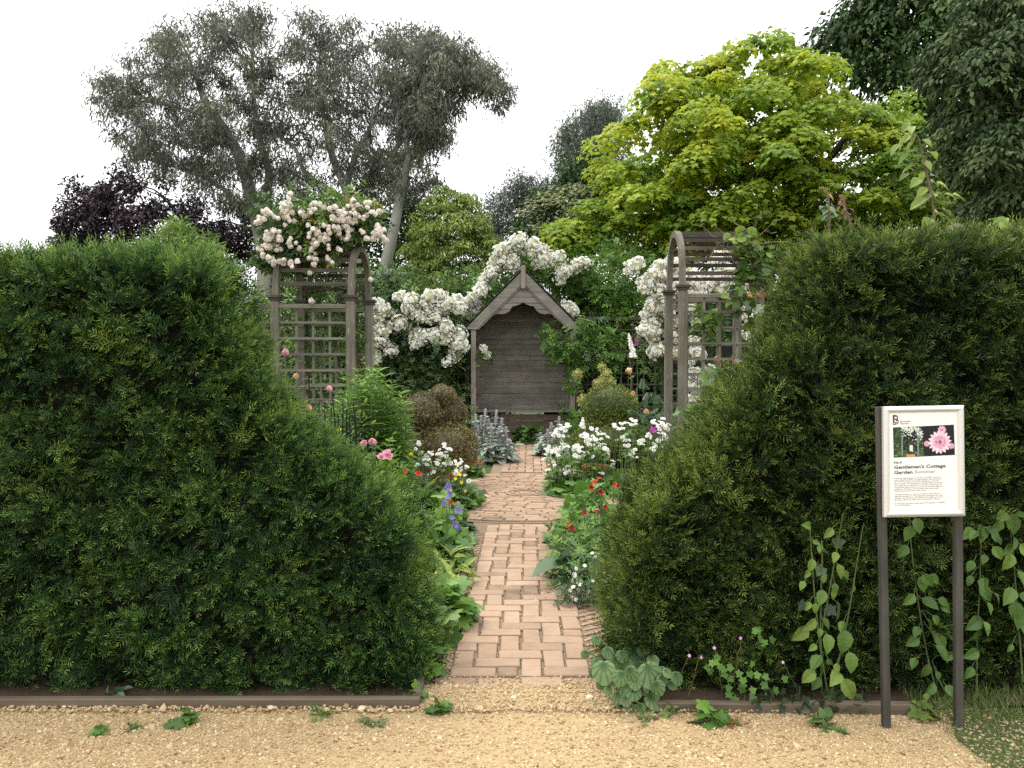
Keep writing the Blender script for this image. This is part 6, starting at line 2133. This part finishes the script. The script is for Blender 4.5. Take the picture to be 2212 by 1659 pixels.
# small weeds along the gravel edge
SW = [(385, 1545, 3.60, .07, .12, T_LOBED, .055, 'weed', 'leafy weed before the middle of the long edging board'), (245, 1500, 3.85, .06, .10, T_BROAD, .09, 'blue', 'two leaved seedling on the dark soil above the long board'), (800, 1552, 3.58, .07, .07, T_FERNY, .07, 'rosel', 'dark ferny weed in the gravel near the right end of the long board'),
      (690, 1535, 3.66, .06, .07, T_FERNY, .07, 'fresh', 'pale ferny weed against the long edging board'), (205, 1575, 3.50, .035, .04, T_LOBED, .035, 'fresh', 'tiny weed in the gravel at the far left'), (275, 1560, 3.54, .035, .05, T_FERNY, .05, 'fresh', 'tiny ferny weed in the gravel left of the leafy weed'),
      (1545, 1535, 3.62, .07, .10, T_LOBED, .08, 'fresh', 'round lobed weed in front of the right edging board'), (1450, 1500, 3.68, .06, .13, T_OVAL, .06, 'lime', 'yellow green leafy weed beside the silver veined leaves'), (1790, 1560, 3.55, .045, .08, T_BROAD, .08, 'weed', 'small broad leaved weed in the gravel below the tall weed'),
      (1600, 1555, 3.58, .05, .05, T_FERNY, .06, 'orangeleaf', 'rusty ferny weed in the gravel before the right edging board'), (1830, 1580, 3.5, .02, .05, T_FERNY, .04, 'fresh', 'tiny weed in the gravel left of the sign post'), (2005, 1530, 3.66, .07, .09, T_LOBED, .06, 'lime', 'yellowing weed between the feet of the sign posts'),
      (890, 1500, 3.84, .07, .12, T_LOBED, .06, 'fresh', 'lobed weed at the corner of the long board beside the path'), (600, 1440, 3.96, .06, .16, T_LOBED, .05, 'rosel', 'dark weed hanging at the foot of the left hedge'), (1400, 1545, 3.62, .05, .05, T_FERNY, .06, 'rosel', 'small weed under the silver veined leaves'), (940, 1520, 3.72, .05, .10, T_LOBED, .06, 'fresh', 'pale weed at the end of the long board')]
for px, py, Y, w_, h_, tpl, sz, mt, lab in SW:
    bush('weed', lab, 'weed', px, Y, w_ * .7, h_ * .7, 16, tpl, sz * .68, M[mt], (.32, .2), z0=.0, st=5)

# fallen petals
for px, py in ((1037, 1110), (1044, 1122), (1067, 1172), (1176, 1291)):
    p = G(px, py, .032)
    b = MB()
    b.inst(PETALW, p[None], face((0, -.3, 1), .2)[None], .016, .5)
    b.build('petal', M['red'])
    o = bpy.data.objects[[k for k in bpy.data.objects.keys() if k.startswith('petal')][-1]]
    tag(o, 'small red petal fallen on the brick path', 'petal', 'fallen red petals on the path')

# plant label in the right arch
o = thing('plant_label', 'small black plant label on a stake inside the right arch', 'plant label', (2.3, 9.75, 0))
p = W(*z4(1025, 1035), 9.75)
MB().beam((p[0] - .06, p[1], p[2]), (p[0] + .06, p[1], p[2] + .01), .006, .09).build('plate', M['black'], o)
MB().beam((p[0], p[1] + .01, 0), (p[0], p[1] + .01, p[2]), .012, .006).build('stake', M['black'], o)

# ================================================================== SIGN
SY = 3.52
KX = .1935 * SY / FPX


def sp(zx, zy, dy=0.0):
    return W((3150 + zx * .3316) / 1.7143, (1450 + zy * .3316) / 1.7143, SY + dy)


sg = thing('garden_sign', 'white garden notice in a silver frame on two dark timber posts', 'sign', (sp(800, 0)[0], SY, 0))
pl0 = G(1923, 1582)
for xa, xb, top in ((pl0[0] + .006, sp(362, 0)[0], sp(300, 175)[2]), (G(2076, 1578)[0] + .006, sp(1238, 0)[0], sp(0, 250)[2])):
    MB().beam((xa, SY + .045, -.02), (xb, SY + .030, top), .032, .032, up=(0, 1, 0), tint=.5, bev=.003).build('post', M['postd'], sg)
# local board axes from the four outer corners
TL, TR, BR_, BL_ = sp(355, 168), sp(1253, 152), sp(1268, 1388), sp(362, 1402)


def bp(u, v, d=0.0):
    """board coordinates: u across, v down, 0..1, d towards the viewer"""
    p = TL * (1 - u) * (1 - v) + TR * u * (1 - v) + BL_ * (1 - u) * v + BR_ * u * v
    return p + np.array([0, -d, 0])


def quadbox(b, uv, d0, d1, tint=.5, mat=0):
    n = len(uv)
    V = [bp(u, v, d0) for u, v in uv] + [bp(u, v, d1) for u, v in uv]
    T = []
    for i in range(n):
        j = (i + 1) % n
        T += [(i, n + j, j), (i, n + i, n + j)]
    for i in range(1, n - 1):
        T += [(n, n + i + 1, n + i), (0, i, i + 1)]
    return b.add(V, T, tint, mat)


quadbox(MB(), [(.02, .02), (.98, .02), (.98, .98), (.02, .98)], -.008, .002).build('backing', M['alu'], sg)
fr = MB()
fu, fv = .080, .058
for a, c, ia, ic in (((0, 0), (1, 0), (fu, fv), (1 - fu, fv)), ((1, 0), (1, 1), (1 - fu, fv), (1 - fu, 1 - fv)), ((1, 1), (0, 1), (1 - fu, 1 - fv), (fu, 1 - fv)), ((0, 1), (0, 0), (fu, 1 - fv), (fu, fv))):
    n = 7
    V = []
    for e, i_ in ((a, ia), (c, ic)):
        e, i_ = np.array(e), np.array(i_)
        e = e + (i_ - e) * .006
        for k in range(n):
            t = k / (n - 1)
            q = e + (i_ - e) * t
            V.append(bp(q[0], q[1], .003 + .013 * math.sin(PI * min(1, t * .85 + .12)) ** .8))
    T = []
    for k in range(n - 1):
        T += [(k, n + k + 1, k + 1), (k, n + k, n + k + 1)]
    fr.add(V, T)
    fr.add([bp(*a, -.008), bp(*c, -.008), V[0], V[n]], [(0, 2, 1), (1, 2, 3)])
fr.build('frame', M['alu'], sg, smooth=True)
pn = quadbox(MB(), [(fu - .01, fv - .01), (1 - fu + .01, fv - .01), (1 - fu + .01, 1 - fv + .01), (fu - .01, 1 - fv + .01)], .0025, .0045).build('paper', M['paper'], sg)
PW, PH = 760.0, 1090.0


def pp(zx, zy, d=.0052):
    """paper point from the enlarged view's coordinates of the tilted sheet"""
    return bp((zx - 357) / (1260 - 357), (zy - 160) / (1395 - 160), d)


def textmesh(name, s, size_x, zx, zy, mat, bold=0.0, h=None, d=.0053):
    """a line of lettering size_x wide (enlarged-view units) with its baseline's left end at zx, zy"""
    cu = bpy.data.curves.new(name, 'FONT')
    cu.body = s
    cu.size = 1.0
    cu.offset = bold
    cu.resolution_u = 2
    tmp = bpy.data.objects.new(name, cu)
    COL.objects.link(tmp)
    dg = bpy.context.evaluated_depsgraph_get()
    me = bpy.data.meshes.new_from_object(tmp.evaluated_get(dg))
    bpy.data.objects.remove(tmp)
    v = np.array([p.co[:] for p in me.vertices])
    me.calc_loop_triangles()
    t = np.array([lt.vertices[:] for lt in me.loop_triangles])
    bpy.data.meshes.remove(me)
    wd = v[:, 0].max() - v[:, 0].min()
    k = size_x / wd
    kh = h if h else k
    x = zx + (v[:, 0] - v[:, 0].min()) * k
    y = zy - v[:, 1] * kh - (x - 430) * .016
    P = np.array([pp(a, b_, d) for a, b_ in zip(x, y)])
    return P, t


def letters(name, lines, mat, bold, label=None):
    b = MB()
    for s, wd, zx, zy, h in lines:
        P, t = textmesh(name, s, wd, zx, zy, mat, bold, h)
        b.add(P, t)
    o = b.build(name, mat, pn)
    if label:
        o['label'] = label
    return o


letters('title', [("Gentleman's Cottage", 575, 478, 856, 52), ("Garden", 206, 478, 914, 52), ("No.4", 86, 477, 798, 36)], M['ink'], .028)
letters('season', [("Summer", 238, 705, 914, 52)], M['inkl'], .02)
letters('garden_name', [("Barnsdale", 114, 550, 338, 25), ("Gardens", 95, 550, 362, 25)], M['inks'], .01)
BODY = ["A small garden designed and built for the BBC television", "series, 'Geoff Hamilton's Cottage Gardens' and recreated at", "the 1996 Gardeners' World Live Exhibition as the main", "feature garden. The Gentleman's Cottage Garden illustrates",
        "the perfect way to deal with an area that is wider than it is", "long and the design features some of the favourites befitting a", "gentleman, although it can be scaled down quite easily", "without losing any of the visual impact."]
WDS = [510, 528, 497, 538, 530, 548, 493, 358]
L_ = [(s, wd, 480, 970 + 20.3 * i, 22) for i, (s, wd) in enumerate(zip(BODY, WDS))]
B2 = ["The layout involves a central brick paver circle and four", "pathways leading off it. This separates the garden into four", "quarters, but the clever positioning of the trellis and arches", "provides a fifth area which acts as an enclosed 'retreat'."]
L_ += [(s, wd, 482, 1151 + 20.3 * i, 22) for i, (s, wd) in enumerate(zip(B2, [506, 540, 541, 505]))]
L_ += [("An A4 black and white design plan of this garden is available", 556, 484, 1253, 22), ("from the Gift Shop.", 172, 484, 1273, 22)]
letters('small_print', L_, M['inks'], .0)


def flatpoly(b, pts, d, tint=.5, mat=0):
    V = [pp(x, y, d) for x, y in pts]
    c = np.mean(V, 0)
    n = len(V)
    b.add([c] + V, [(0, 1 + (i + 1) % n, 1 + i) for i in range(n)], tint, mat)


def rect(x0, y0, x1, y1):
    return [(x0, y0), (x1, y0), (x1, y1), (x0, y1)]


# emblem: a bold letter B filled with a flower motif
b = MB()
P, t = textmesh('emblem', 'B', 66, 467, 357, M['emb'], .05, 138)
b.add(P, t, .5, 0)
for cx, cy, r in ((498, 285, 17), (490, 318, 12), (515, 330, 12), (482, 345, 10), (505, 350, 8)):
    for k in range(5):
        a = k / 5 * 2 * PI
        flatpoly(b, [(cx + r * .55 * math.cos(a) + r * .42 * math.cos(q), cy - r * .4 * math.sin(a) + r * .34 * math.sin(q)) for q in np.linspace(0, 2 * PI, 8, endpoint=False)], .0057 + .0002 * k, .5, 1)
b.build('emblem', [M['emb'], M['paper']], pn)
# left printed picture
b = MB()
flatpoly(b, [(468, 393), (815, 385), (818, 722), (474, 730)], .0050, .5, 0)
r2 = np.random.default_rng(4)
for i in range(150):
    x = r2.uniform(560, 800)
    y = 392 + r2.exponential(34) + (max(0, (x - 720)) * r2.uniform(0, 1.6))
    if y < 560 and x < 805:
        q = r2.uniform(5, 11)
        flatpoly(b, [(x + q * math.cos(a), y + q * .8 * math.sin(a)) for a in np.linspace(0, 6.28, 7)[:-1]], .0056 + r2.uniform(0, .0003), .5, 1)
for i in range(40):
    x, y, q = r2.uniform(474, 800), r2.uniform(440, 715), r2.uniform(3, 6)
    flatpoly(b, [(x + q * math.cos(a), y + q * .8 * math.sin(a)) for a in np.linspace(0, 6.28, 7)[:-1]], .0056 + r2.uniform(0, .0003), .5, 1)
flatpoly(b, rect(585, 470, 735, 660), .0053, .5, 5)
for i in range(60):
    x, y, q = r2.uniform(590, 730), r2.uniform(530, 700), r2.uniform(8, 18)
    flatpoly(b, [(x + q * math.cos(a), y + q * .8 * math.sin(a)) for a in np.linspace(0, 6.28, 7)[:-1]], .0054 + r2.uniform(0, .0001), .5, 0)
for x in (568, 745):
    flatpoly(b, rect(x - 8, 480, x + 8, 715), .0060, .5, 2)
flatpoly(b, [(650, 600), (662, 592), (676, 592), (688, 600), (688, 662), (652, 662)], .0061, .5, 1)
flatpoly(b, rect(612, 695, 710, 724), .0062, .5, 3)
flatpoly(b, [(742, 718), (755, 703), (800, 702), (815, 717)], .0062, .5, 4)
b.build('printed_picture', [M['pgreen'], M['pwhite'], M['pgrey'], M['pterra'], M['boxg'], M['pdark']], pn)
# right printed picture: a pink flower on black
b = MB()
flatpoly(b, [(788, 385), (1150, 374), (1158, 711), (818, 721)], .0051, .5, 0)


def petal(cx, cy, a, r0, r1, wd, d, tint):
    ca, sa_ = math.cos(a), math.sin(a)
    pts = []
    for t, w_ in ((r0, .25), (r0 + (r1 - r0) * .45, .9), (r0 + (r1 - r0) * .8, .8), (r1, .12)):
        pts.append((cx + t * ca - w_ * wd * sa_, cy - t * sa_ - w_ * wd * ca))
    for t, w_ in ((r1, -.12), (r0 + (r1 - r0) * .8, -.8), (r0 + (r1 - r0) * .45, -.9), (r0, -.25)):
        pts.append((cx + t * ca - w_ * wd * sa_, cy - t * sa_ - w_ * wd * ca))
    flatpoly(b, pts, d, tint, 1)


for k in range(9):
    petal(1015, 430, k / 9 * 2 * PI, 8, 48, 15, .0055 + .0001 * k / 9, .45)
for cx, cy in ((845, 580), (1120, 610)):
    for k in range(7):
        petal(cx, cy, k / 7 * 2 * PI, 4, 34, 14, .0055 + .0001 * k / 9, .35)
for k in range(16):
    petal(988, 565, k / 16 * 2 * PI + .1, 25, 132, 21, .0060 + .0002 * (k % 4), .75 + .1 * (k % 3))
for k in range(14):
    petal(990, 560, k / 14 * 2 * PI, 12, 82, 15, .0070 + .0002 * (k % 3), .45)
for k in range(60):
    a, q = r2.uniform(0, 6.28), 58 * math.sqrt(r2.random())
    x, y = 990 + q * math.cos(a), 560 + q * math.sin(a)
    flatpoly(b, rect(x - 4, y - 4, x + 4, y + 4), .0078, r2.choice([.0, .15, .6]), 1)
b.build('printed_picture', [M['pdark'], M['ppink']], pn)
